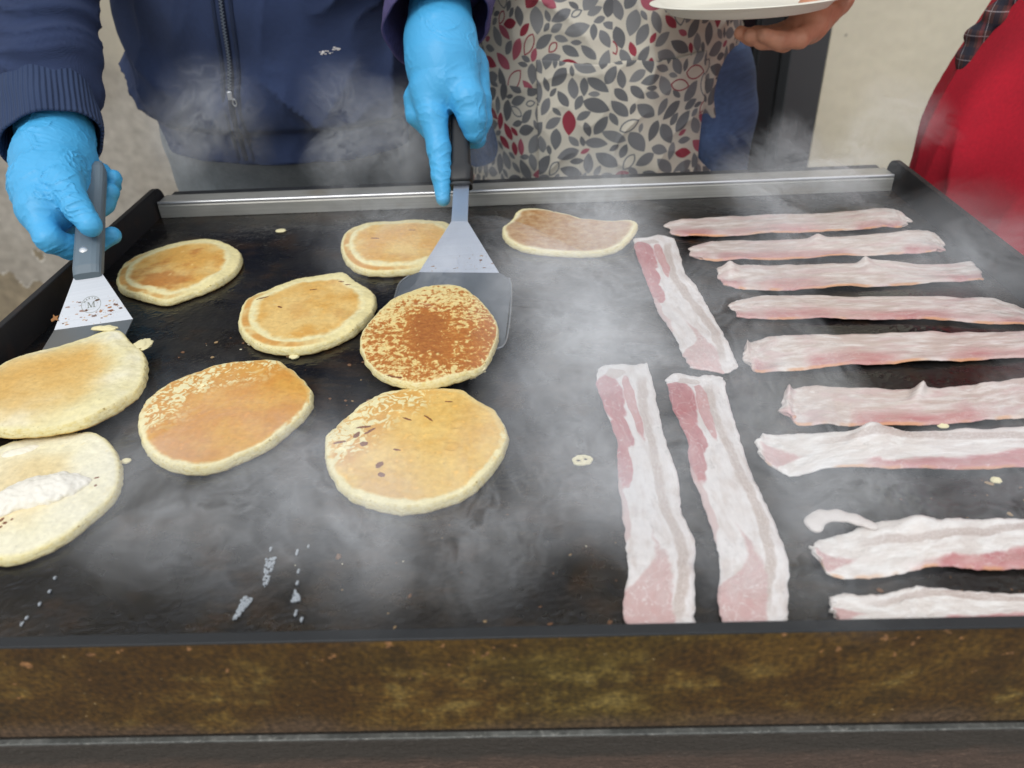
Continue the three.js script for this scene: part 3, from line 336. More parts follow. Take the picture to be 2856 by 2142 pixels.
bacon({ seed: 29, kind: 'seared', e: [[[187, -715], [215, -720], [261, -716], [321, -715], [352, -721], [397, -707], [446, -711]], [[187, -678], [207, -667], [245, -662], [304, -664], [357, -665], [406, -668], [437, -669]]], bumps: [[0.1, 0.1, 0.04, 0.006], [0.6, 0, 0.03, 0.006]], label: 'crosswise bacon strip, third from the rear rail, with a bump on its long edge' });
bacon({ seed: 37, kind: 'seared', e: [[[184, -640], [216, -651], [267, -648], [326, -643], [387, -636], [426, -630], [444, -610]], [[185, -613], [213, -608], [254, -606], [302, -601], [349, -598], [393, -588], [436, -582]]], label: 'crosswise bacon strip, fourth from the rear rail, its end touching the side wall' });
bacon({ seed: 43, kind: 'seared', e: [[[176, -561], [195, -571], [217, -577], [261, -577], [312, -575], [361, -574], [404, -572], [446, -574]], [[176, -531], [182, -520], [213, -522], [244, -527], [293, -528], [338, -529], [372, -530], [429, -533]]], bumps: [[0.04, 0.1, 0.03, 0.006]], label: 'crosswise bacon strip, fifth from the rear rail, level with the lengthwise strip ends' });
bacon({ seed: 59, kind: 'seared', e: [[[187, -483], [201, -495], [220, -498], [261, -492], [299, -491], [325, -493], [350, -495], [384, -502], [443, -508]], [[187, -460], [194, -448], [217, -447], [234, -447], [270, -446], [310, -447], [335, -450], [356, -451], [410, -453]]], bumps: [[0.09, 0.05, 0.03, 0.007], [0.5, 0, 0.015, 0.008], [0.05, 0.5, 0.03, 0.004]], lift: 1.2, label: 'crosswise bacon strip with a crumpled pointed end and foamy grease on top' });
bacon({ seed: 61, kind: 'slab', e: [[[157, -436], [171, -438], [201, -440], [232, -441], [256, -444], [267, -439], [306, -438], [350, -440], [412, -441]], [[154, -418], [163, -401], [171, -394], [198, -401], [226, -401], [247, -398], [286, -395], [327, -397], [385, -398]]], bumps: [[0.42, 0, 0.04, 0.006], [0.03, 0.1, 0.04, 0.004]], label: 'raw bacon strip with pink lean at its blunt end and a humped long edge' });
bacon({ seed: 71, kind: 'slab', e: [[[163, -329], [171, -334], [189, -340], [212, -348], [240, -347], [261, -350], [278, -348], [301, -348], [378, -352]], [[165, -322], [167, -307], [182, -303], [203, -305], [222, -310], [240, -311], [258, -308], [279, -308], [349, -308]]], bumps: [[0.48, 0, 0.05, 0.006]], curl: [[0.205, 0.9045, -0.3425, 0.0034], [0.196, 0.907, -0.3475, 0.0036], [0.186, 0.9085, -0.3505, 0.0042], [0.176, 0.909, -0.3495, 0.0048], [0.170, 0.9075, -0.345, 0.005], [0.1705, 0.906, -0.3425, 0.0045]], label: 'raw bacon strip with a curled fat tip sticking out at its end' });
bacon({ seed: 73, kind: 'slab', e: [[[160, -284], [163, -291], [184, -291], [206, -295], [220, -296], [241, -292], [268, -290], [340, -289]], [[161, -277], [163, -271.5], [180, -268.5], [197, -268], [209, -268], [228, -268], [255, -268.5], [324, -268]]], label: 'raw bacon strip pressed along the front lip of the griddle' });
bacon({ seed: 5, kind: 'long', e: [[[115, -802], [113, -767], [114, -710], [116, -659], [117, -622], [125, -579], [126, -549], [129, -527]], [[160, -800], [159, -763], [156, -706], [162, -665], [164, -632], [167, -585], [168, -554], [168, -523]]], label: 'lengthwise bacon strip beginning at the tan flattened pancake' });
bacon({ seed: 17, kind: 'long', e: [[[53, -538], [50, -511], [52, -485], [58, -438], [55, -398], [54, -361], [53, -337], [52, -314], [46, -287], [46, -271]], [[94, -541], [95, -508], [94, -480], [93, -431], [95, -391], [92, -364], [95, -334], [90, -310], [86, -286], [83, -270]]], label: 'lengthwise raw bacon strip next to the bare part of the griddle' });
bacon({ seed: 19, kind: 'long', e: [[[106, -520], [106, -504], [105, -470], [109, -436], [105, -405], [107, -368], [108, -335], [105, -309], [100, -292], [98, -271]], [[152, -519], [150, -495], [148, -462], [146, -424], [145, -394], [147, -367], [148, -338], [146, -313], [139, -291], [134, -271]]], label: 'lengthwise raw bacon strip with the reddest lean, beside the crosswise strips' });
// ---------------------------------------------------------------- spatulas
const V3 = (a) => new THREE.Vector3(...a);
// a plate of sheet metal: outline in space (flat), thickness downwards along its normal; uv in metres along s and a
function sheet(pts, th, o, s, a) { const P = pts.map(V3), n = new THREE.Vector3(); for (let i = 0; i < P.length; i++) n.add(P[i].clone().sub(P[0]).cross(P[(i + 1) % P.length].clone().sub(P[0]))); n.normalize(); if (n.y < 0) { n.negate(); P.reverse(); }
  const pos = [], idx = [], uv = [], k = P.length, put = (p) => { pos.push(p.x, p.y, p.z); const q = p.clone().sub(o); uv.push(q.dot(s), q.dot(a)); };
  const low = P.map((p) => p.clone().addScaledVector(n, -th)); P.forEach(put); low.forEach(put);
  for (let i = 1; i < k - 1; i++) { idx.push(0, i, i + 1); idx.push(k, k + i + 1, k + i); }
  for (let i = 0; i < k; i++) { const j = (i + 1) % k, b = pos.length / 3; [P[i], P[j], low[j], low[i]].forEach(put); idx.push(b, b + 2, b + 1, b, b + 3, b + 2); }
  return bufGeo(pos, idx, uv).toNonIndexed(); }
function flatN(g) { g = g.index ? g.toNonIndexed() : g; g.computeVertexNormals(); return g; }
// a grip lofted along a line: ring = list of [s, n] in metres, prof = list of [t along, scale s, scale n, shift n]
function loft(o, s, n, a, ring, prof) { const pos = [], idx = [], uv = [], k = ring.length; prof.forEach(([t, ks, kn, sh = 0], r) => ring.forEach(([u, v], i) => { const p = o.clone().addScaledVector(a, t).addScaledVector(s, u * ks).addScaledVector(n, v * kn + sh); pos.push(p.x, p.y, p.z); uv.push(i / k, t); }));
  for (let r = 0; r < prof.length - 1; r++) for (let i = 0; i < k; i++) { const j = (i + 1) % k, A = r * k; idx.push(A + i, A + j, A + k + i, A + j, A + k + j, A + k + i); }
  for (const [r, f] of [[0, 1], [prof.length - 1, 0]]) { const c = pos.length / 3, [t, , , sh = 0] = prof[r], p = o.clone().addScaledVector(a, t).addScaledVector(n, sh); pos.push(p.x, p.y, p.z); uv.push(0, t); for (let i = 0; i < k; i++) { const j = (i + 1) % k; f ? idx.push(c, r * k + j, r * k + i) : idx.push(c, r * k + i, r * k + j); } }
  return bufGeo(pos, idx, uv); }
const steelB = tex(256, 256, tile((u, v) => 0.5 + fbm(u * 60, v * 4, 3) * 0.5), false);
function bladeTexture(fn, size = 512) { const c = document.createElement('canvas'); c.width = c.height = size; const g = c.getContext('2d'); fn(g, size); const t = new THREE.CanvasTexture(c); t.colorSpace = THREE.SRGBColorSpace; return t; }
function residue(g, S, list, n, seed, x0, y0, w, h) { const r = rng(seed); for (let i = 0; i < n; i++) { const x = (x0 + r() * w) * S, y = (y0 + r() * h) * S, k = (0.0015 + 0.015 * r() ** 4) * S; g.fillStyle = ['#6b4330', '#8a5d3d', '#4e3528', '#a5886a'][Math.floor(r() * 4)]; g.globalAlpha = 0.6 + 0.4 * r(); g.beginPath(); for (let q = 0; q < 7; q++) { const a = q / 7 * 6.28, d = k * (0.4 + r()); g.lineTo(x + Math.cos(a) * d * 1.6, y + Math.sin(a) * d * 0.8); } g.fill(); } g.globalAlpha = 1; }
{ const sp = thing('turning_spatula', 'grey handled steel spatula with round stamped mark under pale yellow pancake', 'spatula');
  const BL = V3([-0.4455, 0.912, -0.6145]), BR = V3([-0.3781, 0.912, -0.6312]), T = V3([-0.4253, 0.944, -0.6634]), E = V3([-0.4619, 1.005, -0.8]), B = BL.clone().add(BR).multiplyScalar(0.5);
  const a = E.clone().sub(T).normalize(), s = BR.clone().sub(BL).normalize(); s.addScaledVector(a, -s.dot(a)).normalize(); const n = s.clone().cross(a).normalize(); if (n.y < 0) n.negate();
  const TL = T.clone().addScaledVector(s, -0.0125), TR = T.clone().addScaledVector(s, 0.0125), up = T.clone().sub(B).normalize(), L = (p) => [p.x, p.y, p.z];
  // map: 0.1 m square, centre of the blade's bend at its lower middle
  const mark = bladeTexture((g, S) => { g.fillStyle = '#b4b8bd'; g.fillRect(0, 0, S, S); const r = rng(4); for (let i = 0; i < 500; i++) { g.globalAlpha = 0.05; g.fillStyle = r() < 0.5 ? '#fff' : '#888'; g.fillRect(0, r() * S, S, 1); } g.globalAlpha = 1;
    residue(g, S, 0, 110, 8, 0.2, 0.62, 0.6, 0.24); residue(g, S, 0, 30, 9, 0.42, 0.72, 0.3, 0.12); residue(g, S, 0, 14, 10, 0.2, 0.82, 0.6, 0.08);
    const cx = 0.487 * S, cy = 0.685 * S, R = 0.086 * S; g.strokeStyle = '#6d7068'; g.lineWidth = 2; g.beginPath(); g.arc(cx, cy, R, 0, 7); g.stroke(); g.lineWidth = 1.2; g.beginPath(); g.arc(cx, cy, R * 0.62, 0, 7); g.globalAlpha = 0.35; g.stroke(); g.globalAlpha = 1;
    g.fillStyle = '#62655c'; g.textAlign = 'center'; g.textBaseline = 'middle'; g.font = '44px serif'; g.fillText('M', cx, cy + 2);
    const arc = (txt, a0, da, rr, flip) => { g.font = 'bold 13px sans-serif'; [...txt].forEach((ch, i) => { g.save(); g.translate(cx, cy); g.rotate(a0 + i * da); g.translate(0, flip ? rr : -rr); g.fillText(ch, 0, 0); g.restore(); }); };
    arc('MARTHA', -0.95, 0.38, R * 0.8, false); });
  mark.repeat.set(10, 10); mark.offset.set(0.5, 0.1);
  const steel = std({ map: mark, metalness: 0.85, roughness: 0.34, bumpMap: steelB, bumpScale: 0.0001 });
  part('upper_blade', flatN(sheet([L(BL), L(BR), L(TR), L(TL)], 0.0014, B, s, up)), steel, sp);
  const f = V3([0.1, -0.115, 1]).normalize(), FL = BL.clone().addScaledVector(f, 0.068), FR = BR.clone().addScaledVector(f, 0.075), plain = std({ color: 0x9a9c9d, metalness: 0.9, roughness: 0.36, bumpMap: steelB, bumpScale: 0.0001 });
  part('lower_blade', flatN(sheet([L(FL), L(FR), L(BR), L(BL)], 0.0014, B, s, f.clone().negate())), plain, sp);
  const ring = []; for (let i = 0; i < 16; i++) { const t = (i + 0.5) / 16 * 2 * Math.PI, c = Math.cos(t), d = Math.sin(t); ring.push([0.0128 * Math.sign(c) * Math.abs(c) ** 0.55, 0.0085 * Math.sign(d) * Math.abs(d) ** 0.6]); }
  const grey = phys({ color: 0x66757f, roughness: 0.5 });
  const h = part('handle', flatN(loft(T, s, n, a, ring, [[-0.004, 0.86, 0.2, -0.003], [-0.002, 0.98, 0.62], [0.006, 1.03, 1], [0.05, 1.03, 1.02], [0.09, 0.96, 1], [0.13, 1.0, 1.02], [0.148, 0.95, 0.96], [0.156, 0.78, 0.76], [0.16, 0.45, 0.4]])), grey, sp);
  const rv = new THREE.SphereGeometry(0.0042, 16, 8, 0, 6.3, 0, 1.57); rv.scale(1, 0.35, 1); const q = new THREE.Matrix4().makeBasis(s, n, a.clone().negate()); rv.applyMatrix4(q); const rp = T.clone().addScaledVector(a, 0.026).addScaledVector(n, 0.0083).addScaledVector(s, -0.002); rv.translate(rp.x, rp.y, rp.z); part('rivet', rv, std({ color: 0xd8dadb, metalness: 0.7, roughness: 0.3 }), h);
  // a scrap of browned batter stuck to the edge
  const fl = new THREE.Shape(); [[0, 0], [3, 1.4], [6, 0.6], [5, 3], [6.4, 5.5], [3.6, 5], [2, 7.4], [1.6, 4], [-0.6, 2.4]].forEach(([x, y], i) => i ? fl.lineTo(x / 1000, y / 1000) : fl.moveTo(x / 1000, y / 1000)); const fg = new THREE.ExtrudeGeometry(fl, { depth: 0.0006, bevelEnabled: false }); fg.applyMatrix4(new THREE.Matrix4().makeBasis(s, up, n)); const fp = BL.clone().addScaledVector(up, 0.008).addScaledVector(s, -0.001).addScaledVector(n, 0.0008); fg.translate(fp.x, fp.y, fp.z); part('stuck_scrap', fg, std({ color: 0x9a6b40, roughness: 0.9 }), sp);
}
{ const sp = thing('turning_spatula', 'black handled spatula with a wide square steel blade under the lacy pancake', 'spatula');
  const yz = (z) => 0.919 - (z + 0.69) * 0.118, q = (x, z) => [x, yz(z), z], s = V3([1, 0, 0]), a0 = V3([0, 0.117, -0.993]);
  const mp = bladeTexture((g, S) => { g.fillStyle = '#c3cad6'; g.fillRect(0, 0, S, S); const r = rng(14); for (let i = 0; i < 600; i++) { g.globalAlpha = 0.05; g.fillStyle = r() < 0.5 ? '#fff' : '#778'; g.fillRect(0, r() * S, S, 1); } g.globalAlpha = 1; residue(g, S, 0, 46, 21, 0.2, 0.66, 0.65, 0.24); residue(g, S, 0, 12, 22, 0.62, 0.8, 0.25, 0.1); });
  mp.repeat.set(10, 10); mp.offset.set(0.5, 0.1);
  const steel = std({ map: mp, metalness: 0.85, roughness: 0.36, bumpMap: steelB, bumpScale: 0.0001 }), flat = std({ color: 0x757b81, metalness: 0.6, roughness: 0.45, bumpMap: steelB, bumpScale: 0.0001 });
  const out = [q(-0.1122, -0.6956), q(-0.1215, -0.689), q(-0.1285, -0.679), q(-0.131, -0.660), q(-0.1275, -0.577), q(-0.1245, -0.572), q(-0.030, -0.5685), q(-0.0255, -0.573), q(-0.0195, -0.662), q(-0.0215, -0.678), q(-0.0318, -0.6892)];
  part('lower_blade', flatN(sheet(out, 0.0014, V3([-0.072, 0.92, -0.6924]), s, a0)), flat, sp);
  { const r = out.slice(1, 10).map((p) => [p[0], p[1] + 0.0004, p[2]]); part('edge_highlight', tubeAlong(r, 0.0009, 6, 60), std({ color: 0x9a9fa4, metalness: 0.85, roughness: 0.4 }), sp); }  // added pale tube imitates a highlight round the blade outline
  const B = V3([-0.072, yz(-0.6924), -0.6924]), up = V3([-0.0738, 0.945, -0.7619]).sub(B).normalize();
  part('upper_blade', flatN(sheet([q(-0.1122, -0.6956), q(-0.0318, -0.6892), [-0.0652, 0.945, -0.7611], [-0.0825, 0.945, -0.7627]], 0.0014, B, s, up)), steel, sp);
  const C = V3([-0.0753, 0.9626, -0.835]), E = V3([-0.0769, 1.0423, -0.925]), T = V3([-0.0738, 0.945, -0.7619]);
  part('neck', flatN(sheet([[-0.0825, 0.9451, -0.7627], [-0.0652, 0.9451, -0.7611], [-0.0665, 0.9650, -0.842], [-0.0835, 0.9650, -0.842]], 0.002, B, s, up)), steel, sp);
  const a = E.clone().sub(C).normalize(), n = V3([1, 0, 0]).cross(a).normalize(); if (n.y < 0) n.negate();
  const ring = []; for (let i = 0; i < 20; i++) { const t = (i + 0.5) / 20 * 2 * Math.PI, c = Math.cos(t), d = Math.sin(t); ring.push([0.0115 * Math.sign(c) * Math.abs(c) ** 0.5, 0.0085 * Math.sign(d) * Math.abs(d) ** 0.6]); }
  const black = phys({ color: 0x191b1e, roughness: 0.45 });
  const h = part('handle', loft(C, V3([1, 0, 0]), n, a, ring, [[-0.004, 0.9, 0.85], [0.0, 1.18, 1.15], [0.014, 1.22, 1.18], [0.019, 0.98, 0.98], [0.06, 0.93, 0.95], [0.12, 1, 1], [0.15, 0.95, 0.95], [0.158, 0.6, 0.6]]), black, sp);
  part('handle_ring', flatN(loft(C, V3([1, 0, 0]), n, a, ring, [[-0.0075, 1.05, 1.0], [-0.0072, 1.1, 1.05], [-0.0045, 1.1, 1.05], [-0.0042, 1.0, 1.0]])), std({ color: 0x3c3e40, metalness: 0.6, roughness: 0.4 }), h);
}
// ---------------------------------------------------------------- people
const knitB = tex(256, 256, tile((u, v) => 0.5 + 0.22 * Math.sin(u * 6.283 * 40) * Math.sin(v * 6.283 * 32) + fbm(u * 16, v * 16, 3) * 0.4), false); knitB.repeat.set(12, 12);
const ribB = tex(64, 64, (u, v) => 0.5 + 0.5 * Math.sin(u * 6.283 * 8) + fbm(u * 8, v * 8, 2) * 0.1, false);
function cloth(h, o = {}) { const c = hex(h), lint = o.lint ?? 0.12; const t = tex(256, 256, tile((u, v) => mul3(c, 1 + fbm(u * 5, v * 5, 4) * 0.28 * (o.fade ?? 1) + fbm(u * 90, v * 90, 2) * lint))); t.repeat.set(2.2, 2.2); return phys({ map: t, roughness: 0.95, bumpMap: knitB, bumpScale: 0.0006, sheen: o.sheen ?? 0.15, sheenColor: new THREE.Color(h), sheenRoughness: 0.6 }); }
const uvp = (x, y, z) => [x + z * 0.8, y];
function tube(a, b, ra, rb, th, o = {}) { // open sleeve end with thickness, gathered edge
  const A = V3(a), d = V3(b).sub(A), L = d.length(); d.normalize(); const s = new THREE.Vector3(1, 0, 0).addScaledVector(d, -d.x).normalize(), n = d.clone().cross(s), N = 72, pr = [], pos = [], uv = [], idx = []; const K = 14;
  for (let k = 0; k <= K; k++) pr.push([k / K, 0]); for (let k = 0; k <= 4; k++) { const t = k / 4 * Math.PI; pr.push([1 + 0.002 * Math.sin(t) / L, -(1 - Math.cos(t)) / 2]); } for (let k = K; k >= 0; k--) pr.push([k / K, -1]);
  pr.forEach(([t, w], k) => { for (let i = 0; i <= N; i++) { const q = i / N * 2 * Math.PI, c = Math.cos(q), e = Math.sin(q), wob = (o.wob ?? 0.003) * noise3(c * 1.7 + (o.seed ?? 0), e * 1.7, t * 2.5) * (0.5 + t) + (o.fold ?? 0) * noise3(c * 1.2, e * 1.2 + 5, t * 7 + (o.seed ?? 0)); const r = mix(ra, rb, t) + wob + w * th; const skew = (o.skew ?? 0) * t * (c * (o.sk?.[0] ?? 1) + e * (o.sk?.[1] ?? 0));
    const p = A.clone().addScaledVector(d, t * L + skew).addScaledVector(s, c * r * (o.ex ?? 1)).addScaledVector(n, e * r); pos.push(p.x, p.y, p.z); uv.push(i / N * (o.ribs ?? 14), t); } });
  for (let k = 0; k < pr.length - 1; k++) for (let i = 0; i < N; i++) { const q = k * (N + 1) + i; idx.push(q, q + 1, q + N + 1, q + 1, q + N + 2, q + N + 1); }
  return bufGeo(pos, idx, uv); }
// one continuous body under the clothes
function bodyGeo(o) { const j = o.j, h = o.h ?? 1, seg = [
    chain([[o.x, 0.98 * h, o.z, 0.12], [o.x, 1.2 * h, o.z, 0.115], [o.x, 1.38 * h, o.z, 0.11]], 0.05), chain([[o.x - 0.1, 0.93 * h, o.z, 0.075], [o.x - 0.1, 0.5, o.z, 0.055], [o.x - 0.1, 0.09, o.z, 0.04], [o.x - 0.1 + o.fx * 0.14, 0.05, o.z + o.fz * 0.14, 0.035]]), chain([[o.x + 0.1, 0.93 * h, o.z, 0.075], [o.x + 0.1, 0.5, o.z, 0.055], [o.x + 0.1, 0.09, o.z, 0.04], [o.x + 0.1 + o.fx * 0.14, 0.05, o.z + o.fz * 0.14, 0.035]]),
    chain([[o.x, 1.4 * h, o.z, 0.06], [o.x + o.fx * 0.01, 1.53 * h, o.z + o.fz * 0.01, 0.052]]), chain([[o.x + o.fx * 0.01, 1.56 * h, o.z + o.fz * 0.03, 0.068], [o.x, 1.645 * h, o.z, 0.09]], 0.03), chain([[o.x + o.fx * 0.09, 1.615 * h, o.z + o.fz * 0.09, 0.016], [o.x + o.fx * 0.11, 1.59 * h, o.z + o.fz * 0.11, 0.015]]), ...o.arms.map((a) => chain(a, 0.03))];
  const f = (x, y, z) => { let d = 9; for (const q of seg) d = smin(d, q(x, y, z), 0.03); return d; }; const pts = [[o.x - 0.3, 0.01, o.z - 0.2], [o.x + 0.3, 1.78 * h, o.z + 0.2], ...o.arms.flat()]; return nets(f, ...bounds(pts, 0.03), 0.014); }
const skin = phys({ color: 0xd29a7c, roughness: 0.55 });
const skinHand = phys({ map: tex(256, 256, tile((u, v) => mul3(hex(0xcf9375), 0.98 + fbm(u * 6, v * 6, 4) * 0.16 + fbm(u * 40, v * 40, 2) * 0.06))), roughness: 0.5 });
const headShell = (o) => { const f = (x, y, z) => Math.max(Math.hypot(x - o.x, (y - 1.66 * (o.h ?? 1)) * 0.9, z - o.z + o.fz * 0.015) - 0.106, (z - o.z) * o.fz + (x - o.x) * o.fx - 0.045 - Math.max(0, y - 1.69 * (o.h ?? 1)) * 1.2, 1.56 - y) + 0.004 * noise3(x * 60, y * 20, z * 60); return nets(f, [o.x - 0.14, 1.5, o.z - 0.16], [o.x + 0.14, 1.85, o.z + 0.16], 0.01); };
function legsGeo(o, r = 0.02) { const f0 = [chain([[o.x - 0.095, 0.9, o.z, 0.105 + r], [o.x - 0.1, 0.5, o.z + 0.01, 0.07 + r], [o.x - 0.1, 0.1, o.z, 0.05 + r]], 0.02), chain([[o.x + 0.095, 0.9, o.z, 0.105 + r], [o.x + 0.1, 0.5, o.z + 0.01, 0.07 + r], [o.x + 0.1, 0.1, o.z, 0.05 + r]], 0.02), chain([[o.x - 0.06, 0.97, o.z, 0.118 + r], [o.x + 0.06, 0.97, o.z, 0.118 + r]])];
  const f = (x, y, z) => { let d = 9; for (const q of f0) d = smin(d, q(x, y, z), 0.05); d += 0.007 * noise3(x * 9, y * 6, z * 9) + 0.004 * noise3(x * 16 + y * 10, y * 22, z * 16); return Math.max(d, 0.05 - y, y - 1.03); }; return nets(f, [o.x - 0.32, 0.03, o.z - 0.24], [o.x + 0.32, 1.06, o.z + 0.24], 0.011, uvp); }
const shoe = (x, z, fx, fz) => nets((px, y, pz) => Math.max(chain([[x - fx * 0.06, 0.05, z - fz * 0.06, 0.05], [x + fx * 0.13, 0.04, z + fz * 0.13, 0.045]])(px, y, pz), 0.002 - y), [x - 0.24, -0.01, z - 0.24], [x + 0.24, 0.13, z + 0.24], 0.01);
const gloveMat = phys({ color: new THREE.Color().setRGB(0.07, 0.42, 0.76), roughness: 0.48 });
function gloveGeo(palm, digits, wr, cell = 0.0015) {
  const P = chain(palm, 0.012), D = digits.map((d) => chain(d, 0.005)); const [lo, hi] = bounds([...palm, ...digits.flat()], 0.008);
  return nets((x, y, z) => { let d = P(x, y, z); for (const q of D) d = smin(d, q(x, y, z), 0.006); if (d > 0.02) return d; // thin rubber: crinkles
    const w = noise3(x * 26, y * 26, z * 26), r = 1 - Math.abs(noise3(x * 55 + w * 2, y * 90 + w, z * 60 - w)), r2 = 1 - Math.abs(noise3(x * 130 + w * 3, y * 100 - w, z * 150)); return d - wr * (0.0015 * (r ** 6 - 0.25) + 0.0007 * (r2 ** 6 - 0.25)) * (0.25 + 0.75 * sstep(-0.15, 0.3, w)) - 0.0008 * w; }, lo, hi, cell);
}
// --- the cook in the navy zip hoodie
{ const o = { x: -0.375, z: -1.215, fx: 0, fz: 1, arms: [[[-0.57, 1.38, -1.2, 0.05], [-0.578, 1.215, -1.04, 0.042], [-0.525, 1.04, -0.86, 0.03]], [[-0.18, 1.38, -1.24, 0.05], [-0.14, 1.13, -1.3, 0.042], [-0.17, 0.93, -1.33, 0.03], [-0.18, 0.84, -1.34, 0.03]]] };
  const p = thing('person', 'person in a navy zip hoodie and grey trousers turning pancakes with one gloved hand', 'person', [0, 0, 0]);
  part('body', bodyGeo({ ...o, z: -1.245 }), skin, p); part('hair', headShell({ ...o, z: -1.245 }), std({ color: 0x33271e, roughness: 0.8 }), p);
  const navy = cloth(0x2c3a5b), navyDark = cloth(0x25324e), ph = -0.22, cs = Math.cos(ph), sn = Math.sin(ph);
  const torso = (x, y, z) => { const dx = x - o.x, dz = z - o.z, lx = dx * cs - dz * sn, lz = dx * sn + dz * cs, band = sstep(0.968, 0.958, y), bl = Math.exp(-(((y - 1.0) / 0.045) ** 2));
    const a = 0.212 + 0.012 * bl - 0.012 * band, b = 0.142 + 0.016 * bl - 0.006 * band + 0.02 * sstep(1.0, 1.12, y); const q = Math.hypot(lx / a, lz / b); let d = (q - 1) * b * 0.95; if (d > 0.05 || d < -0.05) return Math.max(d, 0.912 - y, y - 1.46);
    const w = noise3(lx * 5 + 2, y * 4, lz * 5), fold = 1 - Math.abs(noise3(lx * 8 + y * 5 + w * 1.5, y * 3.2 - lx * 3, lz * 4)), f2 = 1 - Math.abs(noise3(lx * 14 - y * 7, y * 11 + w * 2, lz * 8));
    d -= (1 - band * 0.7) * (0.018 * (fold ** 3 - 0.35) * sstep(0.03, 0.12, Math.abs(lx - 0.0)) + 0.005 * (f2 ** 3 - 0.3) + 0.006 * w);
    d -= 0.008 * bl * noise3(lx * 9 + 3, 0.4, lz * 11);
    return Math.max(d, 0.912 - y - 0.006 * noise2(lx * 12, 3), y - 1.46); };
  const sleeveR = chain([[-0.57, 1.39, -1.2, 0.08], [-0.577, 1.22, -1.045, 0.068], [-0.537, 1.075, -0.9, 0.054]], 0.02), sleeveL = chain([[-0.19, 1.39, -1.24, 0.08], [-0.135, 1.13, -1.305, 0.062], [-0.165, 0.96, -1.325, 0.052]], 0.02), shoulder = chain([[-0.55, 1.41, -1.21, 0.06], [-0.375, 1.46, -1.22, 0.07], [-0.2, 1.41, -1.24, 0.06]]);
  const f = (x, y, z) => { let d = torso(x, y, z); const e = sleeveR(x, y, z); if (e < 0.05) { const w = noise3(x * 8, y * 8, z * 8); d = smin(d, e - 0.008 * ((1 - Math.abs(noise3(x * 7 + w, (y * 0.8 + z * -0.7) * 24 + w * 2.5, 1.3))) ** 4 - 0.3) - 0.005 * w, 0.012); } else d = Math.min(d, e); const l = sleeveL(x, y, z); if (l < 0.05) d = smin(d, l - 0.007 * ((1 - Math.abs(noise3(x * 8, y * 15 + x * 6, z * 8))) ** 3 - 0.4), 0.012); return Math.min(smin(d, shoulder(x, y, z), 0.05), d); };
  const hood = part('hoodie', nets(f, [-0.7, 0.88, -1.42], [-0.02, 1.55, -0.8], 0.006, uvp), navy, p);
  // zip: raised plackets, tape, teeth and puller laid on the front of the cloth
  const front = (x, y) => { let z = -0.98; for (let i = 0; i < 60; i++) { const d = f(x, y, z); if (d < 0.0004) break; z -= Math.max(0.0006, d * 0.6); } return z; };
  const path = [[-0.372, 1.15], [-0.378, 1.1], [-0.385, 1.055], [-0.392, 1.015], [-0.397, 0.975], [-0.401, 0.945], [-0.402, 0.922]], at = (dx, off) => path.map(([x, y]) => [x + dx, y, front(x + dx, y) + off]);
  for (const dx of [-0.011, 0.011]) part('zip_placket', tubeAlong(at(dx, 0.0), 0.0028, 8, 50), navyDark, hood);
  part('zip_tape', tubeAlong(at(0, -0.0008), 0.0042, 8, 50), std({ color: 0x141d33, roughness: 0.9 }), hood);
  const c = new THREE.CatmullRomCurve3(at(0, 0.0034).map(V3)), teeth = []; for (let i = 0; i < 70; i++) { const q = c.getPointAt(i / 70 * 0.58); const b = new THREE.BoxGeometry(0.003, 0.0014, 0.0016); b.rotateZ(i % 2 ? 0.5 : -0.5); b.translate(q.x + (i % 2 ? 0.0009 : -0.0009), q.y, q.z); teeth.push(b); }
  part('zip_teeth', mergeGeometries(teeth), std({ color: 0x77808c, metalness: 0.6, roughness: 0.4 }), hood);
  const q = c.getPointAt(0.57), pl = new RoundedBoxGeometry(0.006, 0.011, 0.003, 2, 0.0012); pl.translate(q.x + 0.001, q.y, q.z + 0.0015); const pu = new THREE.TorusGeometry(0.0026, 0.0007, 6, 14); pu.scale(0.9, 1.7, 1); pu.translate(q.x + 0.005, q.y - 0.009, q.z + 0.0015); part('zip_puller', mergeGeometries([pl.toNonIndexed(), pu.toNonIndexed()]), std({ color: 0xc8cbd0, metalness: 0.8, roughness: 0.3 }), hood);
  { const m = []; const r = rng(5); for (let i = 0; i < 16; i++) { const x = -0.27 + i * 0.0016 + r() * 0.002, y = 1.058 + r() * 0.004 + (i > 9 ? 0.003 : 0), s = new THREE.IcosahedronGeometry(0.0006 + r() * 0.0012, 1); s.scale(1.5, 0.8, 0.4); s.translate(x, y, front(x, y) + 0.0003); m.push(s); } part('flour_mark', mergeGeometries(m), std({ color: 0xd8d4d2, roughness: 1 }), hood); }
  const cuffM = phys({ color: 0x30405f, roughness: 0.95, bumpMap: ribB, bumpScale: 0.0016, sheen: 0.15, sheenColor: new THREE.Color(0x3a4c76) });
  part('cuff', tube([-0.539, 1.078, -0.905], [-0.5135, 1.026, -0.829], 0.046, 0.0505, 0.0035, { ribs: 7, wob: 0.004, seed: 3, skew: 0.010, sk: [-0.9, 0.2] }), cuffM, hood);
  part('cuff_seam', tube([-0.5415, 1.083, -0.913], [-0.5355, 1.0705, -0.8945], 0.0545, 0.0535, 0.006, { ribs: 4, wob: 0.004, seed: 8 }), navy, hood);
  part('cuff', tube([-0.165, 0.965, -1.325], [-0.172, 0.905, -1.33], 0.046, 0.042, 0.003, { ribs: 7 }), cuffM, hood);
  part('trousers', legsGeo({ x: -0.365, z: -1.25 }, 0.014), cloth(0x7a8083, { fade: 1.3 }), p);
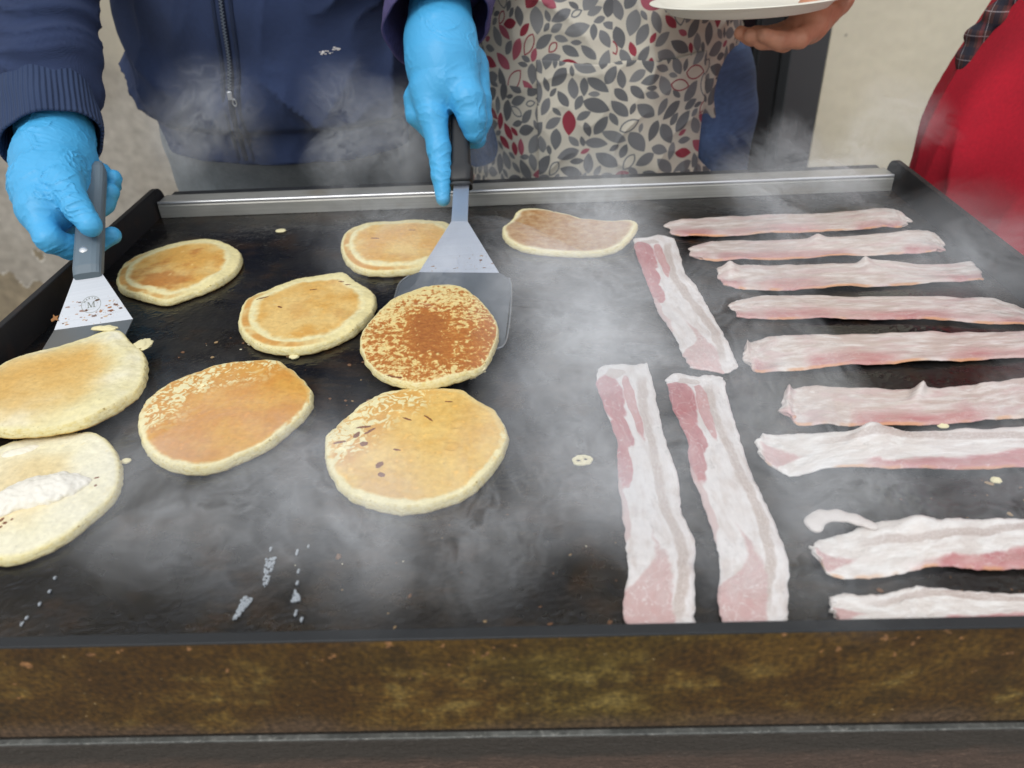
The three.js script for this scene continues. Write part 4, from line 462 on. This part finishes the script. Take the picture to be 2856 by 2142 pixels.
  for (const x of [-0.475, -0.275]) part('shoe', shoe(x, -1.2, 0, 1), std({ color: 0x2a2a2c, roughness: 0.7 }), p);
  const palm = [[-0.5245, 1.04, -0.866, 0.034], [-0.5165, 1.0305, -0.845, 0.0355], [-0.5011, 1.0124, -0.8005, 0.0385], [-0.4904, 0.9981, -0.7609, 0.036], [-0.4825, 0.9881, -0.7289, 0.028]];
  part('glove', gloveGeo(palm, [
    [[-0.4957, 1.0228, -0.7979, 0.024], [-0.4616, 1.0075, -0.7383, 0.0175], [-0.4394, 0.9938, -0.7093, 0.0128], [-0.4246, 0.9814, -0.6949, 0.0112]],
    [[-0.489, 0.9906, -0.7224, 0.0175], [-0.468, 0.9711, -0.6916, 0.0122], [-0.4594, 0.9562, -0.7048, 0.0112], [-0.4500, 0.9475, -0.7330, 0.0102], [-0.4330, 0.9524, -0.7400, 0.0092]],
    [[-0.5024, 0.9894, -0.7528, 0.018], [-0.4886, 0.9639, -0.74, 0.012], [-0.4751, 0.9588, -0.7635, 0.0118], [-0.4569, 0.9699, -0.7865, 0.0105], [-0.4485, 0.9808, -0.7909, 0.0095]],
    [[-0.5147, 0.9936, -0.7837, 0.017], [-0.4976, 0.9725, -0.7837, 0.012], [-0.4787, 0.9725, -0.8026, 0.011], [-0.4585, 0.9817, -0.8113, 0.0105], [-0.4515, 0.9894, -0.8106, 0.009]],
    [[-0.5216, 0.9997, -0.811, 0.015], [-0.5048, 0.984, -0.817, 0.011], [-0.4834, 0.9849, -0.8273, 0.01], [-0.4666, 0.9929, -0.8218, 0.009]]], 1), gloveMat, p);
}
// --- the cook in the leaf print apron
{ const o = { x: 0.115, z: -1.235, fx: 0, fz: 1, h: 0.97, arms: [[[-0.06, 1.36, -1.24, 0.045], [-0.078, 1.215, -1.15, 0.04], [-0.0985, 1.125, -1.0, 0.03]], [[0.29, 1.36, -1.24, 0.045], [0.42, 1.23, -1.2, 0.04], [0.392, 1.14, -1.08, 0.026], [0.37, 1.108, -1.03, 0.022]]] };
  const p = thing('person', 'person in a cream leaf print apron and jeans holding a spatula and a plate', 'person', [0, 0, 0]);
  part('body', bodyGeo(o), skin, p); part('hair', headShell(o), std({ color: 0x5a4632, roughness: 0.8 }), p);
  const purple = cloth(0x5a5280), tor = (x, y, z) => { const lx = x - o.x, lz = z - o.z, w = noise3(x * 6, y * 5, z * 6); return Math.max((Math.hypot(lx / 0.185, lz / 0.128) - 1) * 0.12 - 0.008 * w, 0.98 - y, y - 1.42); };
  const sr = chain([[-0.05, 1.37, -1.24, 0.07], [-0.077, 1.225, -1.16, 0.064], [-0.09, 1.165, -1.06, 0.058]], 0.02), sl = chain([[0.28, 1.37, -1.24, 0.07], [0.42, 1.23, -1.21, 0.06], [0.4, 1.165, -1.115, 0.046]], 0.02);
  const shirt = part('shirt', nets((x, y, z) => { const e = Math.min(sr(x, y, z), sl(x, y, z)) - 0.006 * (1 - Math.abs(noise3(x * 14, y * 20, z * 14))) ** 3; return smin(tor(x, y, z), e, 0.03); }, [-0.2, 0.95, -1.4], [0.52, 1.5, -0.98], 0.009, uvp), purple, p);
  part('sleeve_end', tube([-0.0885, 1.168, -1.07], [-0.1005, 1.101, -0.966], 0.058, 0.062, 0.003, { ribs: 14, wob: 0.005, fold: 0.004, seed: 11, skew: 0.022, sk: [-0.9, 0.25] }), purple, shirt);
  part('sleeve_end', tube([0.4, 1.166, -1.117], [0.392, 1.145, -1.09], 0.044, 0.042, 0.003, { ribs: 14, wob: 0.003 }), purple, shirt);
  part('jeans', legsGeo({ x: 0.13, z: -1.245 }, 0.03), cloth(0x4e6488, { fade: 2.2, lint: 0.3 }), p);
  for (const x of [0.03, 0.23]) part('shoe', shoe(x, -1.22, 0, 1), std({ color: 0x48443f, roughness: 0.7 }), p);
  // printed cotton: leaves scattered by dart throwing
  const S = 1280, cv = document.createElement('canvas'); cv.width = cv.height = S; const g = cv.getContext('2d'), r = rng(77), put = []; g.fillStyle = '#cfc9ba'; g.fillRect(0, 0, S, S); const ppm = S / 0.5;
  const leaf = (x, y, l, w, a) => { g.save(); g.translate(x, y); g.rotate(a); g.beginPath(); g.moveTo(-l, 0); g.bezierCurveTo(-l * 0.5, -w * 1.35, l * 0.45, -w * 1.25, l, 0); g.bezierCurveTo(l * 0.3, w * 1.2, -l * 0.6, w * 1.3, -l, 0); g.closePath(); g.restore(); };
  for (let tries = 0; tries < 60000 && put.length < 900; tries++) { const big = tries < 4000 ? 1 : tries < 20000 ? 0.75 : 0.55, l = (0.0122 + r() * 0.0055) * big * ppm, w = l * (0.46 + r() * 0.14), x = r() * S, y = r() * S, a = r() * 6.28, k = [-0.62, 0, 0.62].map((q) => [x + Math.cos(a) * l * q, y + Math.sin(a) * l * q, q ? w * 0.62 : w * 0.98]);
    if (put.some((o2) => Math.abs(o2.x - x) < o2.l + l && Math.abs(o2.y - y) < o2.l + l && o2.k.some((m) => k.some((n) => Math.hypot(m[0] - n[0], m[1] - n[1]) < (m[2] + n[2]) * 0.96 + 0.0008 * ppm)))) continue;
    const o2 = { x, y, l, k }; put.push(o2); const q = r(), zone = Math.sin(x / S * 9 + 1) * Math.cos(y / S * 7) > 0.25, col = q < (zone ? 0.3 : 0.05) ? ['#8f2f3e', '#983a48', '#a65866'][Math.floor(r() * 3)] : q < (zone ? 0.38 : 0.1) ? 'red-line' : q < (zone ? 0.41 : 0.14) ? 'line' : ['#707274', '#7a7b7d', '#68696b', '#848586'][Math.floor(r() * 4)];
    leaf(x, y, l, w, a); if (col.endsWith('line')) { g.strokeStyle = col === 'line' ? '#74777a' : '#974a50'; g.lineWidth = 0.0018 * ppm; g.stroke(); } else { g.fillStyle = col; g.fill(); } }
  const lt = new THREE.CanvasTexture(cv); lt.colorSpace = THREE.SRGBColorSpace; lt.wrapS = lt.wrapT = THREE.RepeatWrapping; lt.repeat.set(2, 2);
  const cotton = phys({ map: lt, roughness: 0.9, bumpMap: knitB, bumpScale: 0.0003 });
  const solid = (x, y, z) => { const lx = x - o.x, lz = z - o.z, w = noise3(x * 6 + 4, y * 5, z * 6), fl = 1 - Math.abs(noise3(x * 7 + y * 4, y * 5 - x * 3, 7.7)), fs = 1 - Math.abs(noise3(x * 16 - y * 9, y * 13 + x * 3, 3.1)); const a = 0.19 + 0.014 * sstep(1.05, 0.9, y), b = 0.152 + 0.012 * sstep(1.1, 0.98, y); return (Math.hypot(lx / a, lz / b) - 1) * 0.14 - 0.006 * w - 0.009 * (fl ** 5 - 0.2) - 0.003 * (fs ** 5) ; };
  const apron = (x, y, z) => { const d = solid(x, y, z), e = Math.max(Math.abs(d + 0.005) - 0.005, o.z + 0.02 - z, 0.62 - y, y - 1.36, Math.abs(x - o.x) - mix(0.215, 0.13, sstep(1.15, 1.3, y))); return e; };
  const uva = (x, y, z) => { const s = Math.asin(clamp((x - o.x) / 0.2, -1, 1)) * 0.19; return [s, y]; };
  const ap = part('apron', nets(apron, [-0.13, 0.6, -1.24], [0.36, 1.38, -1.03], 0.0042, uva), cotton, p);
  const pocket = (x, y, z) => Math.max(Math.abs(solid(x, y, z) - 0.0035 - 0.004 * sstep(1.0, 1.035, y) * (0.5 + 0.5 * noise2(x * 18, 3))) - 0.003, o.z + 0.1 - z, 0.84 - y, y - 1.035 - 0.008 * noise2(x * 9, 2), Math.abs(x - 0.13) - 0.115);
  part('pocket', nets(pocket, [0.0, 0.82, -1.16], [0.26, 1.06, -1.03], 0.0026, (x, y, z) => { const q = uva(x, y, z); return [q[0] + 0.213, q[1] + 0.117]; }), cotton, ap);
  // right hand: gloved, index along the grip, the others closing round it
  const palm = [[-0.0981, 1.1166, -0.9917, 0.0365], [-0.0962, 1.0884, -0.9503, 0.0400], [-0.093, 1.0677, -0.9273, 0.0405], [-0.0948, 1.0491, -0.9091, 0.034]];
  part('glove', gloveGeo(palm, [
    [[-0.1098, 1.0471, -0.8986, 0.0215], [-0.1051, 1.024, -0.8792, 0.0162], [-0.0993, 0.9938, -0.858, 0.0128], [-0.0968, 0.9684, -0.8388, 0.011], [-0.0955, 0.9478, -0.8218, 0.0082]],
    [[-0.1229, 1.0348, -0.9102, 0.018], [-0.1248, 1.0198, -0.9021, 0.0132], [-0.1100, 0.9977, -0.9001, 0.0105]],
    [[-0.0785, 1.0558, -0.9098, 0.027], [-0.0653, 1.0384, -0.8858, 0.0195], [-0.0612, 1.0207, -0.8754, 0.0155], [-0.0600, 1.0058, -0.8738, 0.0125]],
    [[-0.0671, 1.0582, -0.9443, 0.026], [-0.0557, 1.031, -0.915, 0.0155], [-0.0530, 1.0102, -0.904, 0.012], [-0.0585, 0.9919, -0.8946, 0.0092], [-0.0753, 0.9881, -0.9004, 0.0085]],
    [[-0.066, 1.062, -0.962, 0.022], [-0.057, 1.03, -0.945, 0.0125], [-0.06, 1.008, -0.932, 0.0105], [-0.073, 1.002, -0.93, 0.0085]]], 0.55), gloveMat, p);
  // left hand under the plate
  const H = [[[0.395, 1.145, -1.09, 0.026], [0.374, 1.108, -1.035, 0.027], [0.338, 1.0835, -0.995, 0.024]], [[0.345, 1.082, -0.985, 0.0125], [0.318, 1.0735, -0.958, 0.0105], [0.29, 1.075, -0.945, 0.009], [0.272, 1.082, -0.94, 0.0078]], [[0.335, 1.078, -0.995, 0.0125], [0.305, 1.068, -0.972, 0.0105], [0.276, 1.073, -0.957, 0.009], [0.26, 1.08, -0.952, 0.0078]], [[0.33, 1.076, -1.005, 0.0125], [0.298, 1.069, -0.99, 0.0105], [0.268, 1.074, -0.978, 0.009], [0.253, 1.08, -0.972, 0.0078]], [[0.332, 1.077, -1.018, 0.012], [0.302, 1.07, -1.01, 0.0098], [0.278, 1.074, -1.0, 0.0085]], [[0.372, 1.105, -1.01, 0.0135], [0.366, 1.118, -0.98, 0.0105], [0.355, 1.122, -0.96, 0.0085]]];
  const hd = H.map((q) => chain(q, 0.006)), [lo, hi] = bounds(H.flat(), 0.006); part('hand', nets((x, y, z) => { let d = 9; for (const q of hd) d = smin(d, q(x, y, z), 0.007); return d + 0.0006 * noise3(x * 120, y * 120, z * 120); }, lo, hi, 0.0024, (x, y, z) => [x * 6, y * 6 + z * 4]), skinHand, p);
}
{ const pr = [[0, 0.0], [0.082, 0.0], [0.09, 0.003], [0.1, 0.018], [0.104, 0.0205], [0.1135, 0.0212], [0.1145, 0.0225], [0.1135, 0.0238], [0.103, 0.0232], [0.098, 0.02], [0.088, 0.0055], [0.08, 0.003], [0, 0.003]].map(([x, y]) => new THREE.Vector2(x, y * 0.62));
  const m = single('serving_plate', new THREE.LatheGeometry(pr, 96), phys({ color: 0xeeebdc, roughness: 0.55 }), 'off white disposable plate held on bare fingers above the apron', 'plate'); m.position.set(0.265, 1.099, -1.0); m.rotation.set(-0.05, 0, 0.03); }
// --- the person in the red apron at the end of the griddle
{ const o = { x: 0.78, z: -1.0, fx: -1, fz: 0, arms: [[[0.78, 1.38, -1.19, 0.05], [0.86, 1.15, -1.24, 0.042], [0.8, 0.93, -1.24, 0.03], [0.78, 0.85, -1.23, 0.03]], [[0.78, 1.38, -0.81, 0.05], [0.9, 1.14, -0.74, 0.042], [0.88, 0.92, -0.72, 0.03], [0.86, 0.84, -0.72, 0.03]]] };
  const p = thing('person', 'person in a bright red apron over a plaid shirt at the griddle end', 'person', [0.03, 0, 0]);
  part('body', bodyGeo(o), skin, p); part('hair', headShell(o), std({ color: 0x8a8178, roughness: 0.8 }), p);
  const plaidT = tex(256, 256, tile((u, v) => { const s = (t, a, b) => (((t * 5) % 1 + 1) % 1 > a && ((t * 5) % 1 + 1) % 1 < b ? 1 : 0); let c = hex(0x4d3836); c = mix3(c, hex(0x232836), 0.65 * s(u, 0.1, 0.4)); c = mix3(c, hex(0x232836), 0.65 * s(v, 0.1, 0.4)); c = mix3(c, hex(0x8a3c3e), 0.5 * s(u, 0.55, 0.75)); c = mix3(c, hex(0xc9c6c8), 0.6 * (s(u, 0.85, 0.9) || s(v, 0.85, 0.9))); return mul3(c, 1 + fbm(u * 60, v * 60, 2) * 0.3); })); plaidT.repeat.set(7, 7);
  const plaid = phys({ map: plaidT, roughness: 0.95 });
  const tor = (x, y, z) => { const lx = x - o.x, lz = z - o.z; return (Math.hypot(lx / 0.2, lz / 0.215) - 1) * 0.17 - 0.008 * noise3(x * 8, y * 6, z * 8); };
  const sl = o.arms.map((a) => chain(a.slice(0, 3).map((q) => [q[0], q[1], q[2], q[3] + 0.028]), 0.02));
  const shirt = part('plaid_shirt', nets((x, y, z) => { let d = Math.max(tor(x, y, z), 0.9 - y, y - 1.44); for (const q of sl) d = smin(d, q(x, y, z), 0.03); return d; }, [0.5, 0.86, -1.38], [1.05, 1.5, -0.6], 0.011, (x, y, z) => [x + z, y]), plaid, p);
  part('trousers', legsGeo({ x: 0.8, z: -1.0 }, 0.018), cloth(0x33363d), p);
  for (const z of [-1.1, -0.9]) part('shoe', shoe(0.76, z, -1, 0), std({ color: 0x2a2a2c, roughness: 0.7 }), p);
  const redT = tex(512, 512, tile((u, v) => mul3(hex(0xc0182f), 0.97 + fbm(u * 5, v * 5, 4) * 0.16 + fbm(u * 120, v * 120, 2) * 0.1))); redT.repeat.set(2, 2);
  const solid = (x, y, z) => { const lx = x - o.x, lz = z - o.z, fl = 1 - Math.abs(noise3(z * 9 + 1, y * 2.2, x * 3)), low = sstep(1.12, 0.9, y), up = sstep(1.0, 1.2, y); const a = 0.228 + 0.035 * low - 0.03 * up, b = 0.24; return (Math.hypot(lx / a, lz / b) - 1) * 0.19 - (0.010 * fl ** 4) * (0.4 + low) - 0.006 * noise3(x * 6, y * 6, z * 6); };
  part('apron', nets((x, y, z) => Math.max(Math.abs(solid(x, y, z) + 0.008) - 0.008, x - o.x + 0.0, 0.55 - y, y - 1.38, Math.abs(z - o.z) - mix(0.235, 0.13, sstep(1.14, 1.3, y))), [0.46, 0.53, -1.28], [0.8, 1.4, -0.72], 0.006, (x, y, z) => [z, y]), phys({ map: redT, roughness: 0.85, bumpMap: knitB, bumpScale: 0.0003, sheen: 0.3, sheenColor: new THREE.Color(0xb5142b) }), p);
  const ruff = [[0.59, 1.13, -1.03, 0.01], [0.568, 1.098, -1.03, 0.012], [0.553, 1.075, -1.04, 0.014], [0.544, 1.05, -1.045, 0.015], [0.539, 1.02, -1.05, 0.015], [0.544, 0.995, -1.05, 0.011], [0.55, 0.975, -1.05, 0.005]], rc = chain(ruff, 0.01);
  part('plaid_ruffle', nets((x, y, z) => rc(x, y, z) - 0.007 * noise3(x * 30, y * 55, z * 30), ...bounds(ruff, 0.02), 0.003, (x, y, z) => [x + z, y]), plaid, shirt);
}
// ---------------------------------------------------------------- small things on the plate
function blob(rx, ry, rz, seed, rough = 0.2, det = 3) { const g = new THREE.IcosahedronGeometry(1, det), p = g.attributes.position; for (let i = 0; i < p.count; i++) { const x = p.getX(i), y = p.getY(i), z = p.getZ(i), k = 1 + rough * noise3(x * 2 + seed, y * 2, z * 2) + rough * 0.5 * noise3(x * 5, y * 5 + seed, z * 5); p.setXYZ(i, x * rx * k, y * ry * k, z * rz * k); } g.deleteAttribute('normal'); g.deleteAttribute('uv'); const m = mergeVertices(g); m.computeVertexNormals(); return m; }
const creamy = std({ color: 0xe6dcae, roughness: 0.7 });
const drop = (name, x, z, r, label, seed, sy = 0.35) => { const m = single(name, blob(r, r * sy, r * 0.85, seed), creamy, label, 'batter'); m.position.set(x, Y + r * sy * 0.75, z); };
{ const f = (x, y, z) => { const o = Math.hypot(x, z * 1.35 + 0.1 * x) + 0.0012 * noise3(x * 300, 0, z * 300) - 0.0075, h1 = 0.0016 - Math.hypot(x + 0.0027, z * 1.2 - 0.0005), h2 = 0.0013 - Math.hypot(x - 0.0024, z + 0.0008); const d = Math.max(o, h1, h2); return Math.hypot(Math.max(d + 0.0011, 0), y) - 0.0011; };
  const m = single('batter_drop', nets(f, [-0.011, -0.003, -0.009], [0.011, 0.003, 0.009], 0.0005), creamy, 'flat drop of batter with two holes on bare steel beside a lengthwise strip', 'batter'); m.position.set(0.0321, Y + 0.0012, -0.4183); }
{ const nub = (o, x, y, z, rx, ry, rz, seed) => { const m = part('torn_edge', blob(rx, ry, rz, seed, 0.45), creamy, o); m.position.copy(o.worldToLocal(new THREE.Vector3(x, y, z))); };
  lacyCake.updateMatrixWorld(); liftedCake.updateMatrixWorld();
  nub(lacyCake, -0.047, Y + 0.0105, -0.5285, 0.0075, 0.0035, 0.006, 3); nub(lacyCake, -0.052, Y + 0.009, -0.522, 0.005, 0.003, 0.005, 8);
  nub(liftedCake, -0.349, Y + 0.0115, -0.582, 0.008, 0.0025, 0.011, 5); nub(liftedCake, -0.448, Y + 0.0125, -0.555, 0.009, 0.003, 0.006, 6); nub(liftedCake, -0.395, Y + 0.014, -0.611, 0.012, 0.0022, 0.004, 7); }
drop('batter_drop', 0.3032, -0.386, 0.0035, 'small round batter drop below the humped bacon strip', 4, 0.5);
drop('batter_flake', -0.2995, -0.8629, 0.0062, 'white batter flake between the two rearmost golden pancakes', 9, 0.22);
drop('batter_flake', -0.2115, -0.571, 0.0045, 'tan batter scrap between wide golden and deep orange pancakes', 12, 0.4);
drop('batter_flake', -0.302, -0.432, 0.0035, 'cream batter crumb beside the uncooked pancake edge', 15, 0.4);
drop('fat_scrap', 0.296, -0.4465, 0.0042, 'white scrap of fat beside the humped bacon edge', 21, 0.4);
{ // grease spitting along the front: bubbles massed into streaks
  const bub = (x0, z0, x1, z1, w0, w1, n, seed) => { const r = rng(seed), l = []; for (let i = 0; i < n; i++) { const t = Math.sqrt(r()) , w = mix(w1, w0, t), a = (r() - 0.5) * 2 * w, s = 0.0004 + r() * 0.0006, dx = x1 - x0, dz = z1 - z0, L = Math.hypot(dx, dz) || 1, g = new THREE.IcosahedronGeometry(s, 1); g.translate(x1 + (x0 - x1) * t - dz / L * a, s * 0.7 + r() * 0.0004, z1 + (z0 - z1) * t + dx / L * a); l.push(g); } return mergeGeometries(l); };
  const foam = phys({ color: 0xb4bbc1, roughness: 0.2, transparent: true, opacity: 0.75 });
  const put = (g, label) => { const m = single('grease_foam', g, foam, label, 'grease'); m.position.y = Y; };
  put(bub(-0.1675, -0.3325, -0.1645, -0.3085, 0.0032, 0.0008, 110, 1), 'long tapering streak of foaming grease between other grease spots');
  put(bub(-0.1725, -0.3015, -0.1758, -0.2845, 0.0034, 0.0008, 100, 2), 'drop shaped foaming grease streak closest to the front lip');
  put(bub(-0.1435, -0.298, -0.1458, -0.307, 0.0028, 0.0006, 60, 3), 'short leaf shaped patch of foaming grease in a row of spots');
  const sp = [[-0.152, -0.3368, 0.0016], [-0.1474, -0.3214, 0.0013], [-0.1458, -0.3123, 0.0015], [-0.1412, -0.2898, 0.0024], [-0.1367, -0.2848, 0.0013], [-0.1697, -0.3401, 0.0016], [-0.146, -0.342, 0.001], [-0.2981, -0.3204, 0.001], [-0.2994, -0.2907, 0.0012], [-0.296, -0.31, 0.0009], [-0.297, -0.3, 0.0009], [-0.3, -0.286, 0.0012]];
  sp.forEach(([x, z, r], i) => { const m = single('grease_spot', bub(0, 0, 0.0001, 0, r, r, 14, 30 + i), foam, i < 7 ? 'tiny bubbling grease spot in the row beside the foaming grease streaks' : 'tiny pale grease fleck in the slanting row below the uncooked pancake', 'grease', i < 7 ? 'grease spots beside the foam streaks' : 'grease flecks below the uncooked pancake'); m.position.set(x, Y, z); });
}
{ // browned crumbs scattered over the steel
  const r = rng(61), l = []; const spot = [[-0.2, -0.55, 0.05], [-0.14, -0.5, 0.03], [0.24, -0.3, 0.04], [-0.1, -0.33, 0.06], [0.02, -0.3, 0.08], [-0.28, -0.6, 0.03], [-0.1, -0.72, 0.03], [0.3, -0.38, 0.05]];
  for (let i = 0; i < 130; i++) { const [x, z, w] = spot[Math.floor(r() * spot.length)], s = 0.0004 + 0.0016 * r() ** 3, g = blob(s * (1 + r()), s * 0.4, s, i, 0.5, 1); g.rotateY(r() * 6); g.translate(x + (r() + r() - 1) * w * 1.6, Y + s * 0.3, z + (r() + r() - 1) * w); const q = r(), c = q < 0.6 ? [0.16, 0.08, 0.04] : q < 0.85 ? [0.3, 0.2, 0.1] : [0.6, 0.55, 0.4]; const n = g.attributes.position.count, col = new Float32Array(n * 3); for (let k = 0; k < n; k++) col.set(c, k * 3); g.setAttribute('color', new THREE.BufferAttribute(col, 3)); l.push(g); }
  single('crumbs', mergeGeometries(l), std({ vertexColors: true, roughness: 0.9 }), 'scattered brown crumbs lying on the black steel', 'crumbs', undefined, 'stuff');
}
// ---------------------------------------------------------------- steam: curled veils of vapour rising through the air over the plate
{ const veil = (sd, kx, ky, wisp) => tex(256, 256, (u, v) => { const x = u - 0.5, y = v - 0.5, r = Math.hypot(x, y) * 2, wx = fbm(u * 3 + sd, v * 3, 3), wy = fbm(u * 3, v * 3 + sd + 8, 3), n = fbm(u * kx + wx * 2.2 + sd, v * ky + wy * 2.2, 5), ridge = 1 - Math.abs(fbm(u * kx * 0.9 + wx * 3.4, v * ky * 0.9 + wy * 3 + sd, 4)) * 2.4; return sstep(0.93, 0.12, r + n * 0.45 + wx * 0.3) * clamp(0.38 + n * (0.5 + wisp * 0.35) + wisp * 0.4 * Math.max(0, ridge) ** 4) * sstep(0.95, 0.55, r); }, false, THREE.ClampToEdgeWrapping);
  const shape = (sd) => { const N = 18, K = 6, pos = [], uv = [], idx = []; for (let k = 0; k <= K; k++) for (let i = 0; i <= N; i++) { const r = 0.475 * k / K, a = i / N * 2 * Math.PI, x = Math.cos(a) * r, y = Math.sin(a) * r; pos.push(x + 0.06 * noise3(x * 2, y * 2, sd), y + 0.06 * noise3(x * 2 + 5, y * 2, sd), 0.16 * noise3(x * 1.8 + 9, y * 1.8, sd) + 0.3 * (x * x - y * y * 0.4)); uv.push(x + 0.5, y + 0.5); } for (let k = 0; k < K; k++) for (let i = 0; i < N; i++) { const q = k * (N + 1) + i; idx.push(q, q + N + 1, q + 1, q + 1, q + N + 1, q + N + 2); } return bufGeo(pos, idx, uv); };
  // each: x, height, z, spread in x, y, z, how many veils, their size
  const plumes = [
    ['steam', 'grey steam rolling low between the pancakes and the lengthwise bacon', [[0.04, 0.03, -0.6, 0.045, 0.02, 0.07, 6, 0.22], [0.03, 0.025, -0.45, 0.03, 0.02, 0.06, 5, 0.19], [0.03, 0.025, -0.35, 0.04, 0.015, 0.03, 3, 0.17], [0.1, 0.03, -0.38, 0.03, 0.02, 0.05, 3, 0.18], [0.07, 0.04, -0.72, 0.07, 0.02, 0.02, 3, 0.2]], 0],
    ['steam', 'thin steam drifting over the crosswise bacon and the red apron', [[0.3, 0.04, -0.64, 0.12, 0.02, 0.1, 5, 0.26], [0.19, 0.03, -0.38, 0.04, 0.02, 0.05, 4, 0.18], [0.3, 0.03, -0.85, 0.1, 0.02, 0.03, 4, 0.2], [0.3, 0.025, -0.36, 0.08, 0.01, 0.02, 3, 0.16]], 0],
    ['steam', 'wispy steam in front of the grey trousers and rear rail', [[-0.27, 0.035, -0.93, 0.14, 0.02, 0.02, 6, 0.19], [-0.05, 0.05, -0.95, 0.06, 0.03, 0.02, 2, 0.16], [0.36, 0.05, -0.92, 0.08, 0.03, 0.02, 3, 0.16]], 1],
    ['steam', 'faint steam creeping over the bare front of the griddle', [[-0.22, 0.02, -0.36, 0.07, 0.01, 0.02, 4, 0.19], [-0.14, 0.02, -0.67, 0.06, 0.01, 0.03, 2, 0.18], [-0.05, 0.02, -0.33, 0.05, 0.01, 0.02, 3, 0.17]], 0],
  ];
  const r = rng(404), mats = [[1, 3, 5, 0.65], [12, 2.2, 4, 0.4], [31, 2, 2.4, 0.1]].map(([s, a, b, w]) => std({ color: 0xf4f7fa, roughness: 1, transparent: true, opacity: 0.25, alphaMap: veil(s, a, b, w), depthWrite: false, side: THREE.DoubleSide })), shapes = [shape(1.3), shape(4.7), shape(8.1)], gs = () => r() + r() + r() - 1.5;
  for (const [name, label, list, rise] of plumes) { const G = thing(name, label, 'steam', [0, 0, 0]); G.userData.kind = 'stuff';
    const per = mats.map(() => []); for (const [x, h, z, sx, sy, sz, n, size] of list) for (let i = 0; i < n; i++) { // sheets lean back as they rise, each turned and curled its own way
      const m = new THREE.Matrix4(), s = size * (0.7 + 0.6 * r()), q = new THREE.Quaternion().setFromEuler(new THREE.Euler((rise ? -0.7 : -1.25) + gs() * 0.35, gs() * 0.8, r() * 6.28, 'YXZ')); const ny = new THREE.Vector3(0, 0, 1).applyQuaternion(q).y, yy = Y + Math.max(0.006 + s * (0.475 * Math.sqrt(1 - ny * ny) + 0.05), h + gs() * sy * 1.4); m.compose(new THREE.Vector3(x + gs() * sx * 1.4, yy, z + gs() * sz * 1.4), q, new THREE.Vector3(s, s * (0.6 + 0.4 * r()), s)); per[i % 3].push(m); }
    per.forEach((l, k) => { const im = new THREE.InstancedMesh(shapes[k], mats[k], l.length); l.forEach((m, i) => im.setMatrixAt(i, m)); im.name = 'vapour_veils'; im.userData.kind = 'stuff'; G.add(im); }); }
}
scene.traverse((o) => { if (o.isMesh) { o.castShadow = true; o.receiveShadow = true; } });
renderer.render(scene, camera);
